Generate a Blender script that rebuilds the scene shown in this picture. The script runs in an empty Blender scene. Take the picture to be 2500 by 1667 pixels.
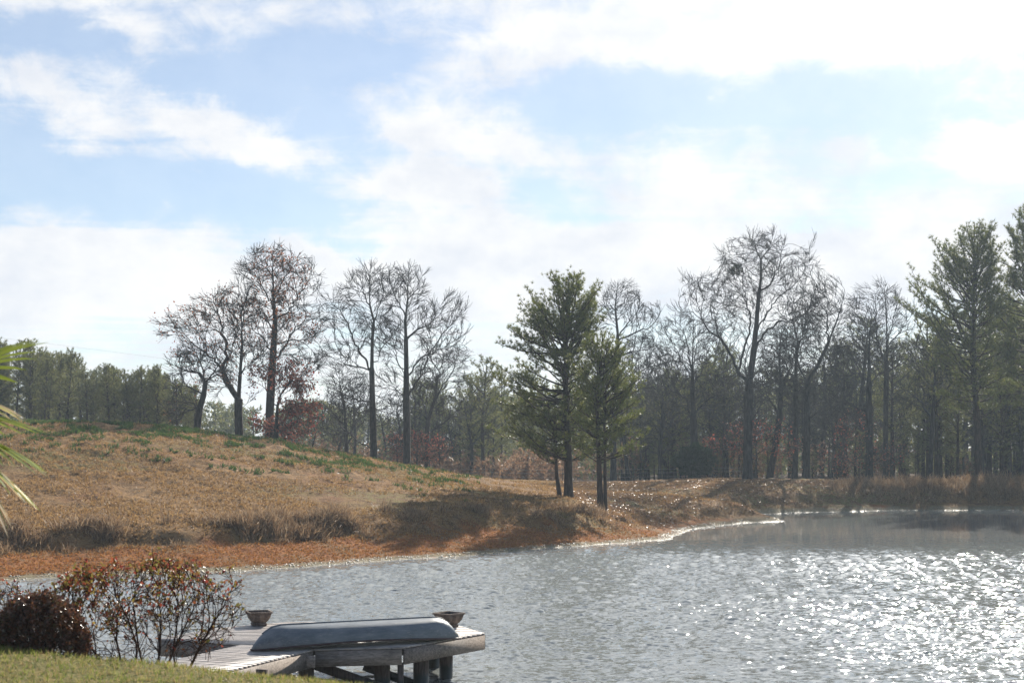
import bpy, math, random
import numpy as np
from mathutils import Vector

SC = bpy.context.scene
COL = SC.collection
R = math.radians
rng = np.random.default_rng(11)

# ------------------------------------------------------------------ camera, sky, sun, exposure
CAM_Z = 5.0
HORIZON = 1100.0          # photo row of the horizon
FPX = 3472.0              # focal length in photo pixels (50 mm)
cam_d = bpy.data.cameras.new('camera')
cam = bpy.data.objects.new('camera', cam_d); COL.objects.link(cam)
cam.location = (0, 0, CAM_Z); cam.rotation_euler = (R(90), 0, 0)
cam_d.sensor_width = 36; cam_d.lens = 50
cam_d.shift_y = (HORIZON - 833.5) / 2500
cam_d.clip_start = 0.1; cam_d.clip_end = 5000
cam_d.dof.use_dof = True; cam_d.dof.focus_distance = 80; cam_d.dof.aperture_fstop = 4.0
SC.camera = cam

SUN_AZ, SUN_EL = R(20), R(30)
SUN_STRENGTH, SKY_STRENGTH, CLOUD_STRENGTH, AUREOLE = 5.0, 0.064, 0.53, 3.2
SC.view_settings.view_transform = 'Standard'; SC.view_settings.look = 'None'
SC.view_settings.gamma = 1; SC.view_settings.use_curve_mapping = False
SC.view_settings.exposure = 0.85
cy = SC.cycles
cy.use_denoising = True
cy.max_bounces = 6; cy.diffuse_bounces = 3; cy.glossy_bounces = 3
cy.transmission_bounces = 3; cy.transparent_max_bounces = 8; cy.volume_bounces = 0
cy.caustics_reflective = False; cy.caustics_refractive = False
cy.sample_clamp_indirect = 6

sun_dir = Vector((math.sin(SUN_AZ)*math.cos(SUN_EL), math.cos(SUN_AZ)*math.cos(SUN_EL), math.sin(SUN_EL)))
sun_d = bpy.data.lights.new('sun', 'SUN'); sun = bpy.data.objects.new('sun', sun_d); COL.objects.link(sun)
sun_d.energy = SUN_STRENGTH; sun_d.angle = R(0.53); sun_d.color = (1, 0.93, 0.82)
sun.rotation_euler = sun_dir.to_track_quat('Z', 'Y').to_euler()


class NT:
    """small helper for node trees"""
    def __init__(s, tree):
        s.t = tree; s.n = tree.nodes; s.n.clear()
    def node(s, typ, ins=None, **props):
        n = s.n.new(typ)
        for k, v in props.items(): setattr(n, k, v)
        for k, v in (ins or {}).items(): s.put(n, k, v)
        return n
    def put(s, n, k, v):
        sock = n.inputs[k]
        if hasattr(v, 'outputs'): s.t.links.new(v.outputs[0], sock)
        elif isinstance(v, bpy.types.NodeSocket): s.t.links.new(v, sock)
        else: sock.default_value = v
    def math(s, op, a, b=None, c=None, clamp=False):
        n = s.n.new('ShaderNodeMath'); n.operation = op; n.use_clamp = clamp
        for i, v in enumerate((a, b, c)):
            if v is not None: s.put(n, i, v)
        return n.outputs[0]
    def vmath(s, op, a, b=None):
        n = s.n.new('ShaderNodeVectorMath'); n.operation = op
        s.put(n, 0, a)
        if b is not None: s.put(n, 'Scale' if op == 'SCALE' else 1, b)
        return n.outputs[0]
    def mix(s, f, a, b, mode='MIX'):
        n = s.n.new('ShaderNodeMix'); n.data_type = 'RGBA'; n.blend_type = mode; n.clamp_factor = True
        s.put(n, 'Factor', f)
        for key, v in ((6, a), (7, b)):
            if isinstance(v, tuple) and len(v) == 3: v = (*v, 1)
            s.put(n, key, v)
        return n.outputs[2]
    def noise(s, vec, scale, detail=4, rough=0.55, dist=0.0, out=0):
        n = s.n.new('ShaderNodeTexNoise')
        s.put(n, 'Vector', vec); s.put(n, 'Scale', scale); s.put(n, 'Detail', detail)
        s.put(n, 'Roughness', rough); s.put(n, 'Distortion', dist)
        return n.outputs[out]
    def ramp(s, v, lo, hi, smooth=True):
        n = s.n.new('ShaderNodeMapRange'); n.interpolation_type = 'SMOOTHSTEP' if smooth else 'LINEAR'
        s.put(n, 0, v); s.put(n, 1, lo); s.put(n, 2, hi)
        return n.outputs[0]


def build_world():
    w = bpy.data.worlds.new('World'); SC.world = w; w.use_nodes = True
    T = NT(w.node_tree)
    sky = T.node('ShaderNodeTexSky', sky_type='NISHITA')
    sky.sun_disc = False; sky.sun_elevation = SUN_EL; sky.sun_rotation = SUN_AZ
    sky.air_density = 1.0; sky.dust_density = 0.3; sky.ozone_density = 3.0; sky.altitude = 200
    d = T.node('ShaderNodeTexCoord').outputs['Generated']
    sep = T.node('ShaderNodeSeparateXYZ', {0: d})
    x, y, z = sep.outputs
    az = T.math('ARCTAN2', x, y); el = T.math('ARCSINE', z)
    # clouds lie on a layer overhead: the layer's own plane coordinates give streaks that flatten to the horizon
    zz = T.math('MAXIMUM', z, 0.03)
    pl = T.node('ShaderNodeCombineXYZ', {0: T.math('DIVIDE', x, zz), 1: T.math('DIVIDE', y, zz), 2: 0.0})
    ae = T.node('ShaderNodeCombineXYZ', {0: az, 1: T.math('MULTIPLY', el, 1.5), 2: 0.0}).outputs[0]
    warp = T.noise(ae, 9, 6, 0.62, out=1)
    ws = T.node('ShaderNodeSeparateColor', {0: warp}).outputs
    azw = T.math('ADD', az, T.math('MULTIPLY', T.math('SUBTRACT', ws[0], 0.5), 0.10))
    elw = T.math('ADD', el, T.math('MULTIPLY', T.math('SUBTRACT', ws[1], 0.5), 0.07))
    blobs = CLOUDS
    tot = None
    for (vx, vy, rx, ry, rot, wt) in blobs:
        a0 = math.atan((vx/0.9408 - 1250)/FPX); e0 = math.atan((HORIZON - vy/0.9408)/FPX)
        ra, re = rx/0.9408/FPX, ry/0.9408/FPX
        c, s_ = math.cos(R(rot)), math.sin(R(rot))
        da = T.math('SUBTRACT', azw, a0); de = T.math('SUBTRACT', elw, e0)
        u = T.math('DIVIDE', T.math('ADD', T.math('MULTIPLY', da, c), T.math('MULTIPLY', de, s_)), ra)
        v = T.math('DIVIDE', T.math('SUBTRACT', T.math('MULTIPLY', de, c), T.math('MULTIPLY', da, s_)), re)
        q = T.math('ADD', T.math('MULTIPLY', u, u), T.math('MULTIPLY', v, v))
        b = T.math('MULTIPLY', T.math('EXPONENT', T.math('MULTIPLY', q, -1.2)), wt)
        tot = b if tot is None else T.math('ADD', tot, b)
    puff = T.math('ADD', T.math('MULTIPLY', T.noise(ae, 10, 9, 0.62, 0.3), 0.55), T.math('MULTIPLY', T.noise(ae, 27, 9, 0.68, 0.5), 0.55))
    streak = T.noise(T.vmath('MULTIPLY', pl, (0.35, 1.1, 1.0)), 1.3, 8, 0.6, 0.6)
    low = T.math('MULTIPLY', T.ramp(el, 0.20, 0.06), 0.45)           # cloud piles up to the horizon
    m = T.math('ADD', T.math('ADD', tot, low), T.math('MULTIPLY', T.math('SUBTRACT', puff, 0.5), 2.3))
    m = T.math('ADD', m, T.math('MULTIPLY', T.math('SUBTRACT', streak, 0.5), 1.5))
    # thin cloud scatters sunlight forward: it brightens steadily towards the sun
    cosang = T.node('ShaderNodeVectorMath', {0: d, 1: tuple(sun_dir)}, operation='DOT_PRODUCT').outputs['Value']
    ang = T.math('ARCCOSINE', T.math('MINIMUM', cosang, 1.0))
    glow = T.math('ADD', 1.0, T.math('MULTIPLY', T.math('EXPONENT', T.math('MULTIPLY', T.math('POWER', T.math('DIVIDE', ang, R(10)), 2.0), -1.0)), AUREOLE))
    alpha = T.math('ADD', 0.27, T.math('MULTIPLY', T.ramp(m, 0.08, 0.86), 0.73))   # a thin veil with thicker cloud in it
    alpha = T.math('MULTIPLY', alpha, T.ramp(ang, R(95), R(42)))                         # cover faded out away from the sun so the unseen sky sheds less light
    # cloud bodies: whiter where thick, grey-blue where thin undersides show
    shade = T.noise(ae, 11, 6, 0.6)
    ccol = T.mix(T.ramp(shade, 0.3, 0.62), (0.84, 0.88, 0.96), (1.06, 1.06, 1.06))
    b1 = T.node('ShaderNodeBackground', {0: sky.outputs[0], 1: SKY_STRENGTH})
    b2 = T.node('ShaderNodeBackground', {0: ccol, 1: T.math('MULTIPLY', glow, CLOUD_STRENGTH)})
    mx = T.node('ShaderNodeMixShader', {0: alpha, 1: b1, 2: b2})
    T.node('ShaderNodeOutputWorld', {0: mx})


# cloud masses in view, and unseen ones added above: centre and half-size as directions (given in photo view units), tilt, weight
CLOUDS = [
    (130, 270, 200, 70, -10, 0.8), (420, 270, 150, 45, -25, 0.75), (620, 350, 150, 45, -12, 0.75),
    (520, 235, 90, 40, -20, 0.5), (950, 260, 150, 55, -15, 0.8), (1130, 290, 130, 70, 5, 0.75),
    (990, 440, 150, 62, -8, 1.6), (1230, 440, 110, 60, 0, -0.5), (820, 380, 60, 40, 0, -0.3), (1400, 360, 300, 60, 0, 0.4), (2270, 400, 130, 100, -25, 1.2),
    (1960, 370, 70, 60, 40, 0.5), (1600, 440, 350, 80, 0, 0.35),
    (1950, 90, 600, 90, 3, 0.68), (1250, 130, 400, 60, 6, 0.6), (300, 110, 90, 40, -20, 0.45), (60, 30, 300, 60, 0, 0.55),
    (330, 640, 380, 110, -4, 1.0), (700, 610, 90, 60, -30, 0.9), (1000, 640, 200, 90, 0, 0.9), (1500, 600, 600, 100, 0, 1.1),
    (2050, 620, 300, 90, 0, 0.9), (60, 640, 120, 120, -30, 0.6),
    (1900, -420, 1500, 420, 0, 0.85), (300, -500, 1000, 400, 0, 0.95),          # unseen high cloud added overhead, thickened to brighten the water
    (150, 430, 260, 80, 0, -0.45), (800, 130, 260, 50, 8, -0.4), (640, 470, 170, 80, 0, -0.3), (840, 570, 70, 50, 0, -0.4),
    (1550, 245, 500, 30, 2, -0.55), (600, 180, 300, 40, 0, -0.35), (120, 130, 150, 40, 0, -0.3), (2200, 290, 150, 40, 0, -0.4),
]
build_world()


# ------------------------------------------------------------------ mesh, object and material helpers
def mesh_np(name, verts, faces, mat=None, smooth=False):
    verts = np.asarray(verts, dtype=np.float32).reshape(-1, 3)
    if not isinstance(faces, list): faces = [faces]
    faces = [np.asarray(f, dtype=np.int32) for f in faces if len(f)]
    me = bpy.data.meshes.new(name)
    me.vertices.add(len(verts)); me.vertices.foreach_set('co', verts.ravel())
    nl = sum(f.size for f in faces); npoly = sum(len(f) for f in faces)
    me.loops.add(nl); me.loops.foreach_set('vertex_index', np.concatenate([f.ravel() for f in faces]))
    me.polygons.add(npoly)
    tot = np.concatenate([np.full(len(f), f.shape[1], dtype=np.int32) for f in faces])
    me.polygons.foreach_set('loop_start', np.concatenate([[0], np.cumsum(tot)[:-1]]).astype(np.int32))
    me.polygons.foreach_set('loop_total', tot)
    if smooth: me.polygons.foreach_set('use_smooth', np.ones(npoly, dtype=bool))
    me.update(calc_edges=True)
    if mat: me.materials.append(mat)
    return me


def link(name, me, parent=None, loc=None):
    o = bpy.data.objects.new(name, me); COL.objects.link(o)
    if parent: o.parent = parent
    if name in ('needles', 'leaves', 'foliage', 'hips'): o['kind'] = 'stuff'      # too many and too small to pick apart
    if loc is not None: o.location = loc
    return o


def tag(o, label=None, cat=None, group=None, kind=None):
    if label: o['label'] = label
    if cat: o['category'] = cat
    if group: o['group'] = group
    if kind: o['kind'] = kind
    return o


def thing(name, loc, label, cat, group=None, rz=0.0):
    o = link(name, None, None, loc); o.rotation_euler.z = rz; o.empty_display_size = 0.3
    return tag(o, label, cat, group)


def copy_thing(src, loc, rz=0.0, sc=1.0, label=None):
    c = src.copy(); COL.objects.link(c); c.location = loc; c.rotation_euler.z = rz
    c.scale = sc if isinstance(sc, tuple) else (sc, sc, sc)
    if label: c['label'] = label
    for ch in list(src.children):
        k = ch.copy(); COL.objects.link(k); k.parent = c
    return c


class MB:
    """collects boxes, prisms and tubes into one mesh"""
    def __init__(s): s.v = []; s.f4 = []; s.f3 = []; s.n = 0
    def add(s, v, f4=(), f3=()):
        v = np.asarray(v, float).reshape(-1, 3)
        s.v.append(v)
        if len(f4): s.f4.append(np.asarray(f4) + s.n)
        if len(f3): s.f3.append(np.asarray(f3) + s.n)
        s.n += len(v)
    def prism(s, poly, z0, z1):
        n = len(poly); p = np.asarray(poly, float)
        v = np.vstack([np.c_[p, np.full(n, z0)], np.c_[p, np.full(n, z1)]])
        f4 = [(i, (i+1) % n, n+(i+1) % n, n+i) for i in range(n)]
        f3 = [(n, n+i, n+i+1) for i in range(1, n-1)] + [(0, i+1, i) for i in range(1, n-1)]
        s.add(v, f4, f3)
    def bar(s, a, b, w, h):
        """a straight board from a to b, w wide sideways, h high"""
        a = np.array(a, float); b = np.array(b, float); d = b-a; d /= np.linalg.norm(d)
        side = np.cross(d, (0, 0, 1.0)); side /= np.linalg.norm(side); up = np.cross(side, d)
        v = [p + sx*side*w/2 + sz*up*h/2 for p in (a, b) for sx, sz in ((-1, -1), (1, -1), (1, 1), (-1, 1))]
        s.add(v, [(0, 1, 2, 3), (7, 6, 5, 4), (0, 4, 5, 1), (1, 5, 6, 2), (2, 6, 7, 3), (3, 7, 4, 0)])
    def loft(s, rings, closed=True, caps=True):
        rings = [np.asarray(r, float) for r in rings]; k = len(rings[0])
        v = np.vstack(rings); f4 = []; f3 = []
        m = k if closed else k-1
        for i in range(len(rings)-1):
            for j in range(m): f4.append((i*k+j, i*k+(j+1) % k, (i+1)*k+(j+1) % k, (i+1)*k+j))
        if caps:
            e = (len(rings)-1)*k
            f3 += [(0, j+1, j) for j in range(1, k-1)] + [(e, e+j, e+j+1) for j in range(1, k-1)]
        s.add(v, f4, f3)
    def mesh(s, name, mat, smooth=False):
        fs = []
        if s.f4: fs.append(np.vstack(s.f4))
        if s.f3: fs.append(np.vstack(s.f3))
        return mesh_np(name, np.vstack(s.v), fs, mat, smooth)
    def obj(s, name, mat, parent=None, smooth=False, loc=None):
        return link(name, s.mesh(name, mat, smooth), parent, loc)


def new_mat(name):
    m = bpy.data.materials.new(name); m.use_nodes = True
    return m, NT(m.node_tree)


def leaf_mat(name, cols, transl=0.45, rough=0.45, spec=0.4):
    """thin leaf: each blade has its own colour; light passes through from behind"""
    m, T = new_mat(name)
    g = T.node('ShaderNodeNewGeometry')
    r = T.node('ShaderNodeValToRGB', {0: g.outputs['Random Per Island']})
    e = r.color_ramp.elements
    while len(e) < len(cols): e.new(0.5)
    for i, c in enumerate(cols):
        e[i].position = i/max(1, len(cols)-1); e[i].color = (*c, 1)
    p = T.node('ShaderNodeBsdfPrincipled', {'Base Color': r, 'Roughness': rough, 'Specular IOR Level': spec})
    t = T.node('ShaderNodeBsdfTranslucent', {0: r})
    T.node('ShaderNodeOutputMaterial', {0: T.node('ShaderNodeMixShader', {0: transl, 1: p, 2: t})})
    return m


def bark_mat(name, c1, c2, scale=6):
    m, T = new_mat(name)
    pos = T.node('ShaderNodeTexCoord').outputs['Object']
    n = T.noise(T.vmath('MULTIPLY', pos, (1, 1, 0.25)), scale, 6, 0.65)
    col = T.mix(T.ramp(n, 0.35, 0.68), c1, c2)
    bump = T.node('ShaderNodeBump', {'Strength': 0.6, 'Distance': 0.05, 'Height': n})
    p = T.node('ShaderNodeBsdfPrincipled', {'Base Color': col, 'Roughness': 0.9, 'Specular IOR Level': 0.2, 'Normal': bump})
    T.node('ShaderNodeOutputMaterial', {0: p})
    return m


def wood_mat(name, c1, c2, rough=0.7, axis=(1, 8, 8)):
    m, T = new_mat(name)
    pos = T.node('ShaderNodeTexCoord').outputs['Object']
    oi = T.node('ShaderNodeObjectInfo')
    sh = T.vmath('ADD', pos, T.node('ShaderNodeCombineXYZ', {0: T.math('MULTIPLY', oi.outputs['Random'], 37.0), 1: 0.0, 2: 0.0}))
    grain = T.noise(T.vmath('MULTIPLY', sh, axis), 3.2, 8, 0.68, 0.6)
    big = T.noise(sh, 1.7, 4, 0.6)
    col = T.mix(T.ramp(grain, 0.3, 0.72), c1, c2)
    col = T.mix(T.math('MULTIPLY', T.ramp(big, 0.5, 0.75), 0.55), col, tuple(k*0.45 for k in c1))
    val = T.node('ShaderNodeHueSaturation', {'Value': T.math('ADD', 0.8, T.math('MULTIPLY', oi.outputs['Random'], 0.4)), 'Color': col})
    bump = T.node('ShaderNodeBump', {'Strength': 0.5, 'Distance': 0.01, 'Height': grain})
    p = T.node('ShaderNodeBsdfPrincipled', {'Base Color': val, 'Roughness': rough, 'Specular IOR Level': 0.35, 'Normal': bump})
    T.node('ShaderNodeOutputMaterial', {0: p})
    return m


BARK = bark_mat('oak_bark', (0.022, 0.019, 0.018), (0.075, 0.066, 0.06))
TWIG = bark_mat('twig_bark', (0.03, 0.027, 0.027), (0.075, 0.066, 0.062))
PINE_BARK = bark_mat('pine_bark', (0.03, 0.022, 0.018), (0.095, 0.065, 0.05))
NEEDLE = leaf_mat('pine_needles', [(0.06, 0.09, 0.022), (0.12, 0.145, 0.036), (0.23, 0.22, 0.06), (0.08, 0.115, 0.032)], 0.5, 0.4, 0.4)
NEEDLE_FAR = leaf_mat('far_pine_needles', [(0.06, 0.08, 0.03), (0.13, 0.145, 0.05), (0.25, 0.23, 0.09), (0.08, 0.10, 0.042)], 0.55, 0.55, 0.25)
CEDAR = leaf_mat('cedar_leaves', [(0.015, 0.032, 0.014), (0.03, 0.055, 0.022), (0.04, 0.065, 0.025)], 0.3, 0.55, 0.2)
RUST = leaf_mat('rust_leaves', [(0.20, 0.06, 0.025), (0.34, 0.12, 0.045), (0.24, 0.10, 0.05)], 0.5, 0.5, 0.3)
RED = leaf_mat('red_leaves', [(0.24, 0.05, 0.042), (0.36, 0.11, 0.075), (0.30, 0.14, 0.085), (0.16, 0.045, 0.04)], 0.5, 0.5, 0.3)
OLIVE_LEAF = leaf_mat('mistletoe_leaves', [(0.03, 0.035, 0.014), (0.05, 0.055, 0.02)], 0.3)


# ------------------------------------------------------------------ terrain
_tab = np.random.default_rng(5).random((256, 256))
def vnoise(x, y):
    xi = np.floor(x).astype(int); yi = np.floor(y).astype(int); fx = x-xi; fy = y-yi
    fx = fx*fx*(3-2*fx); fy = fy*fy*(3-2*fy)
    a = _tab[xi & 255, yi & 255]; b = _tab[(xi+1) & 255, yi & 255]
    c = _tab[xi & 255, (yi+1) & 255]; d = _tab[(xi+1) & 255, (yi+1) & 255]
    return (a*(1-fx)+b*fx)*(1-fy) + (c*(1-fx)+d*fx)*fy - 0.5
def fbm(x, y, n=4, g=0.5):
    t = 0; a = 1.0
    for i in range(n):
        t = t + a*vnoise(x*2**i+17.3*i, y*2**i+9.1*i); a *= g
    return t
def sstep(a, b, x):
    t = np.clip((x-a)/(b-a), 0, 1); return t*t*(3-2*t)

FAR_SHORE = [(-75, 40), (-45, 49), (-30, 52), (-19.6, 54.4), (-17.1, 57.0), (-11.5, 58.9), (-6.7, 63.6), (-2.0, 68.1), (2.8, 74.2),
             (5.7, 76.6), (9.0, 80.4), (9.9, 84.5), (11.2, 90), (13.8, 94.9), (16.5, 98.6), (19.6, 100.9), (18.6, 104), (18.3, 108.8), (20.5, 112.5), (23.7, 115),
             (32.4, 119.5), (42.8, 119.5), (60, 116), (85, 100)]
NEAR_SHORE = [(95, 60), (80, 25), (40, 16), (10, 19), (0, 21), (-8, 22.5), (-20, 25), (-40, 30), (-70, 33)]
POND = np.array(FAR_SHORE + NEAR_SHORE, float)

def seg_dist(x, y, pts, closed):
    d = np.full(x.shape, 1e9)
    n = len(pts)
    for i in range(n if closed else n-1):
        ax, ay = pts[i]; bx, by = pts[(i+1) % n]
        ux, uy = bx-ax, by-ay
        t = np.clip(((x-ax)*ux+(y-ay)*uy)/(ux*ux+uy*uy), 0, 1)
        d = np.minimum(d, np.hypot(x-ax-t*ux, y-ay-t*uy))
    return d
def inside(x, y, pts):
    r = np.zeros(x.shape, bool); n = len(pts)
    for i in range(n):
        ax, ay = pts[i]; bx, by = pts[(i+1) % n]
        c = ((ay > y) != (by > y)) & (x < (bx-ax)*(y-ay)/((by-ay) if by != ay else 1e-9)+ax)
        r ^= c
    return r

def shore(x, y):
    """signed distance to the waterline (positive on land) with a slightly uneven edge"""
    s = seg_dist(x, y, POND, True)
    s = np.where(inside(x, y, POND), -s, s)
    return s + 0.5*fbm(x*0.35, y*0.35, 4)

def height(x, y, detail=True):
    x = np.asarray(x, float); y = np.asarray(y, float)
    s = shore(x, y)
    near = (y < 36) & (s > 0)
    far_side = ~near
    # far bank
    L = 14 - 9*sstep(4, 20, x)
    z = 2.6*(1-np.exp(-np.maximum(s, 0)/L))
    mudw = 5.2 - 3.2*sstep(-1, 12, x)                            # width of the bare mud strip
    cut = sstep(mudw-0.3, mudw+1.0, s + 0.9*fbm(x*0.5, y*0.5, 3))
    z = z*np.where(cut > 0, 0.75+0.25*cut, 0.75) + 0.22*cut*sstep(14, 4, s)
    yy = y-100
    sx = np.where(x < -30, 40, 16.5); sy = np.where(yy < 0, 17.5, 15)
    hill = 4.5*np.exp(-0.5*((x+30)/sx)**2-0.5*(yy/sy)**2)
    z = z + hill*sstep(0, 8, s)
    z = z - 0.9*sstep(128, 152, y) - 2.0*sstep(150, 230, y)*sstep(30, -20, x) + 5*sstep(300, 900, y)
    if detail:
        dn = 0.16*fbm(x*0.25+3, y*0.25, 3) + 0.16*fbm(x*1.1, y*0.9+5, 3) + 0.10*fbm(x*3.1+9, y*3.1, 2, 0.6)
        z = z + dn*sstep(1.0, 7, s)*(0.6+0.7*sstep(0.15, 0.5, hill/4.5)) + 0.05*fbm(x*2.2, y*2.2, 3)*sstep(0.2, 1.5, s)
    # near bank: the lawn the camera stands on
    lawn = 3.12 - 0.062*(x+4.7) - 0.010*np.maximum(y-11, 0) + 0.02*fbm(x*0.8, y*0.8, 3)
    lawn = np.clip(lawn, 2.2, 4.0)
    zn = lawn*sstep(-0.2, 8.6, s)
    z = np.where(near, zn, z)
    # pond bed
    z = np.where(s <= 0, np.maximum(s*0.16, -1.6)-0.01, z)
    return z
def H(x, y, detail=True): return float(height(np.array([x]), np.array([y]), detail)[0])

def pix(px, py, D): return np.array([(px-1250)/FPX*D, D, CAM_Z-(py-HORIZON)/FPX*D])
def hit(px, py, lo=30, hi=260):
    D = np.arange(lo, hi, 0.25)
    z = height((px-1250)/FPX*D, D, False); ray = CAM_Z-(py-HORIZON)/FPX*D
    k = np.argmax(z >= ray)
    if not (z >= ray).any(): return None
    return D[k]

def axis(parts):
    out = []
    for a, b, st in parts: out.append(np.arange(a, b, st))
    return np.concatenate(out)
def geo(start, end, first, g):
    out = []; v = start; s = first
    while v < end: out.append(v); v += s; s *= g
    return np.array(out+[end])
xs = np.concatenate([-geo(36, 900, 0.6, 1.16)[::-1], axis([(-35.7, 46, 0.30)]), geo(46.2, 900, 0.6, 1.16)])
ys = np.concatenate([-geo(0, 120, 4, 1.3)[::-1], axis([(2, 24, 0.4), (24, 47, 1.6), (47, 131, 0.27), (131, 160, 1.0)]), geo(160, 900, 2, 1.14)])
GX, GY = np.meshgrid(xs, ys)
GZ = height(GX, GY)
nx, ny = len(xs), len(ys)
ii = (np.arange(ny-1)[:, None]*nx + np.arange(nx-1)[None, :]).ravel()
gfaces = np.stack([ii, ii+1, ii+nx+1, ii+nx], 1)


def ground_mat():
    m, T = new_mat('ground')
    pos = T.node('ShaderNodeNewGeometry').outputs['Position']
    at = lambda k: T.node('ShaderNodeAttribute', attribute_name=k).outputs['Fac']
    n1 = T.noise(pos, 0.22, 5, 0.6); n2 = T.noise(pos, 1.6, 6, 0.65); n3 = T.noise(pos, 9, 5, 0.7)
    soil = T.mix(T.ramp(n2, 0.35, 0.65), (0.135, 0.073, 0.032), (0.33, 0.19, 0.078))
    soil = T.mix(T.math('MULTIPLY', T.ramp(n1, 0.5, 0.72), 0.6), soil, (0.26, 0.11, 0.05))
    soil = T.mix(T.math('MULTIPLY', T.ramp(n3, 0.42, 0.7), 0.6), soil, (0.40, 0.265, 0.125))
    soil = T.mix(T.math('MULTIPLY', at('green'), T.ramp(n2, 0.4, 0.6)), soil, (0.15, 0.16, 0.05))
    mud = T.mix(T.ramp(n2, 0.35, 0.65), (0.25, 0.085, 0.024), (0.40, 0.165, 0.05))
    mud = T.mix(T.ramp(n3, 0.5, 0.72), mud, (0.14, 0.06, 0.025))
    mud = T.mix(T.math('MULTIPLY', T.ramp(T.noise(pos, 0.7, 5, 0.65), 0.48, 0.66), 0.75), mud, (0.24, 0.165, 0.085))
    silt = T.mix(T.ramp(n3, 0.35, 0.65), (0.16, 0.13, 0.075), (0.34, 0.29, 0.18))
    soil = T.mix(T.math('MULTIPLY', T.ramp(T.noise(pos, 3.7, 5, 0.7), 0.54, 0.68), 0.7), soil, (0.085, 0.05, 0.03))
    c = T.mix(T.math('ADD', at('mud'), T.math('MULTIPLY', T.math('SUBTRACT', n2, 0.5), 0.5), clamp=True), soil, mud)
    c = T.mix(T.math('MULTIPLY', at('silt'), T.ramp(n2, 0.25, 0.5)), c, silt)
    lawn = T.mix(T.ramp(n3, 0.35, 0.65), (0.16, 0.17, 0.05), (0.30, 0.24, 0.10))
    c = T.mix(at('lawn'), c, lawn)
    c = T.mix(at('bed'), c, (0.09, 0.07, 0.045))
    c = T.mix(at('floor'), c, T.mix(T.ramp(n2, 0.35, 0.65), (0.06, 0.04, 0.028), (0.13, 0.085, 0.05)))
    rough = T.math('SUBTRACT', 0.95, T.math('MULTIPLY', at('wet'), 0.55))
    h = T.math('ADD', T.noise(pos, 5, 7, 0.7), T.math('MULTIPLY', n3, 0.5))
    bump = T.node('ShaderNodeBump', {'Strength': 1.0, 'Distance': 0.22, 'Height': h})
    p = T.node('ShaderNodeBsdfPrincipled', {'Base Color': c, 'Roughness': rough, 'Specular IOR Level': T.math('ADD', 0.15, T.math('MULTIPLY', at('wet'), 0.2)), 'Normal': bump})
    T.node('ShaderNodeOutputMaterial', {0: p})
    return m


gme = mesh_np('ground', np.stack([GX, GY, GZ], -1), gfaces, ground_mat(), True)
S = shore(GX, GY); nearm = GY < 36
def attr(me, name, arr):
    a = me.attributes.new(name, 'FLOAT', 'POINT'); a.data.foreach_set('value', np.asarray(arr, np.float32).ravel())
mw = 4.6 - 2.8*sstep(-1, 10, GX) - 1.6*sstep(10, 18, GX) + 2.4*fbm(GX*0.5, GY*0.5, 3)
mud = sstep(mw+0.6, mw-0.6, S)
mud = np.maximum(mud, 0.5*sstep(0.1, 0.4, fbm(GX*0.15, GY*0.15, 3))*sstep(9, 14, GX)*sstep(120, 90, GY))
attr(gme, 'mud', np.where(nearm, 0.2, mud))
attr(gme, 'silt', sstep(1.3, 0.3, S+0.6*fbm(GX*0.9, GY*0.9, 3)))
attr(gme, 'wet', sstep(0.30, 0.02, S+0.25*fbm(GX*1.3, GY*1.3, 3)))
attr(gme, 'lawn', np.where(nearm, sstep(3, 6, S), 0))
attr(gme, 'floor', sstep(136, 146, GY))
attr(gme, 'bed', sstep(0.0, -0.25, S))
attr(gme, 'green', np.where(nearm, 0, sstep(0.1, 0.45, fbm(GX*0.12+4, GY*0.2, 3)+0.1)*0.7))
tag(link('ground', gme), kind='structure')


# ------------------------------------------------------------------ water
WAVE_SLOPE = 0.125
RIPPLE = (0.8, 0.8)                # how steep the small ripples are
def water_mat():
    m, T = new_mat('pond_water')
    pos = T.node('ShaderNodeNewGeometry').outputs['Position']
    g0 = T.node('ShaderNodeNewGeometry')
    calm = T.node('ShaderNodeMapRange', {0: T.node('ShaderNodeSeparateXYZ', {0: pos}).outputs[1], 1: 62.0, 2: 80.0, 3: 1.0, 4: 0.025}).outputs[0]
    q = T.vmath('MULTIPLY', pos, (0.8, 1.15, 1))
    gust = T.ramp(T.noise(q, 0.11, 3, 0.5), 0.32, 0.62)
    def slopes(scale, det, amp):
        c = T.noise(q, scale, det, 0.5, 0.2, out=1)
        v = T.vmath('SUBTRACT', c, (0.5, 0.5, 0.5))
        return T.vmath('MULTIPLY', v, (amp, amp, 0.0))
    sl = T.vmath('ADD', slopes(3.2, 2, RIPPLE[0]), slopes(9.0, 2, RIPPLE[1]))
    sl = T.vmath('SCALE', sl, T.math('MULTIPLY', calm, T.math('ADD', 0.6, T.math('MULTIPLY', gust, 0.6))))
    bump = T.vmath('NORMALIZE', T.vmath('ADD', g0.outputs['Normal'], sl))
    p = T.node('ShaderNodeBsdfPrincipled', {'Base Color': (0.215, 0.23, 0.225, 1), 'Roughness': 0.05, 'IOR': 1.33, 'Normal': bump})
    T.node('ShaderNodeOutputMaterial', {0: p})
    return m
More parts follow.
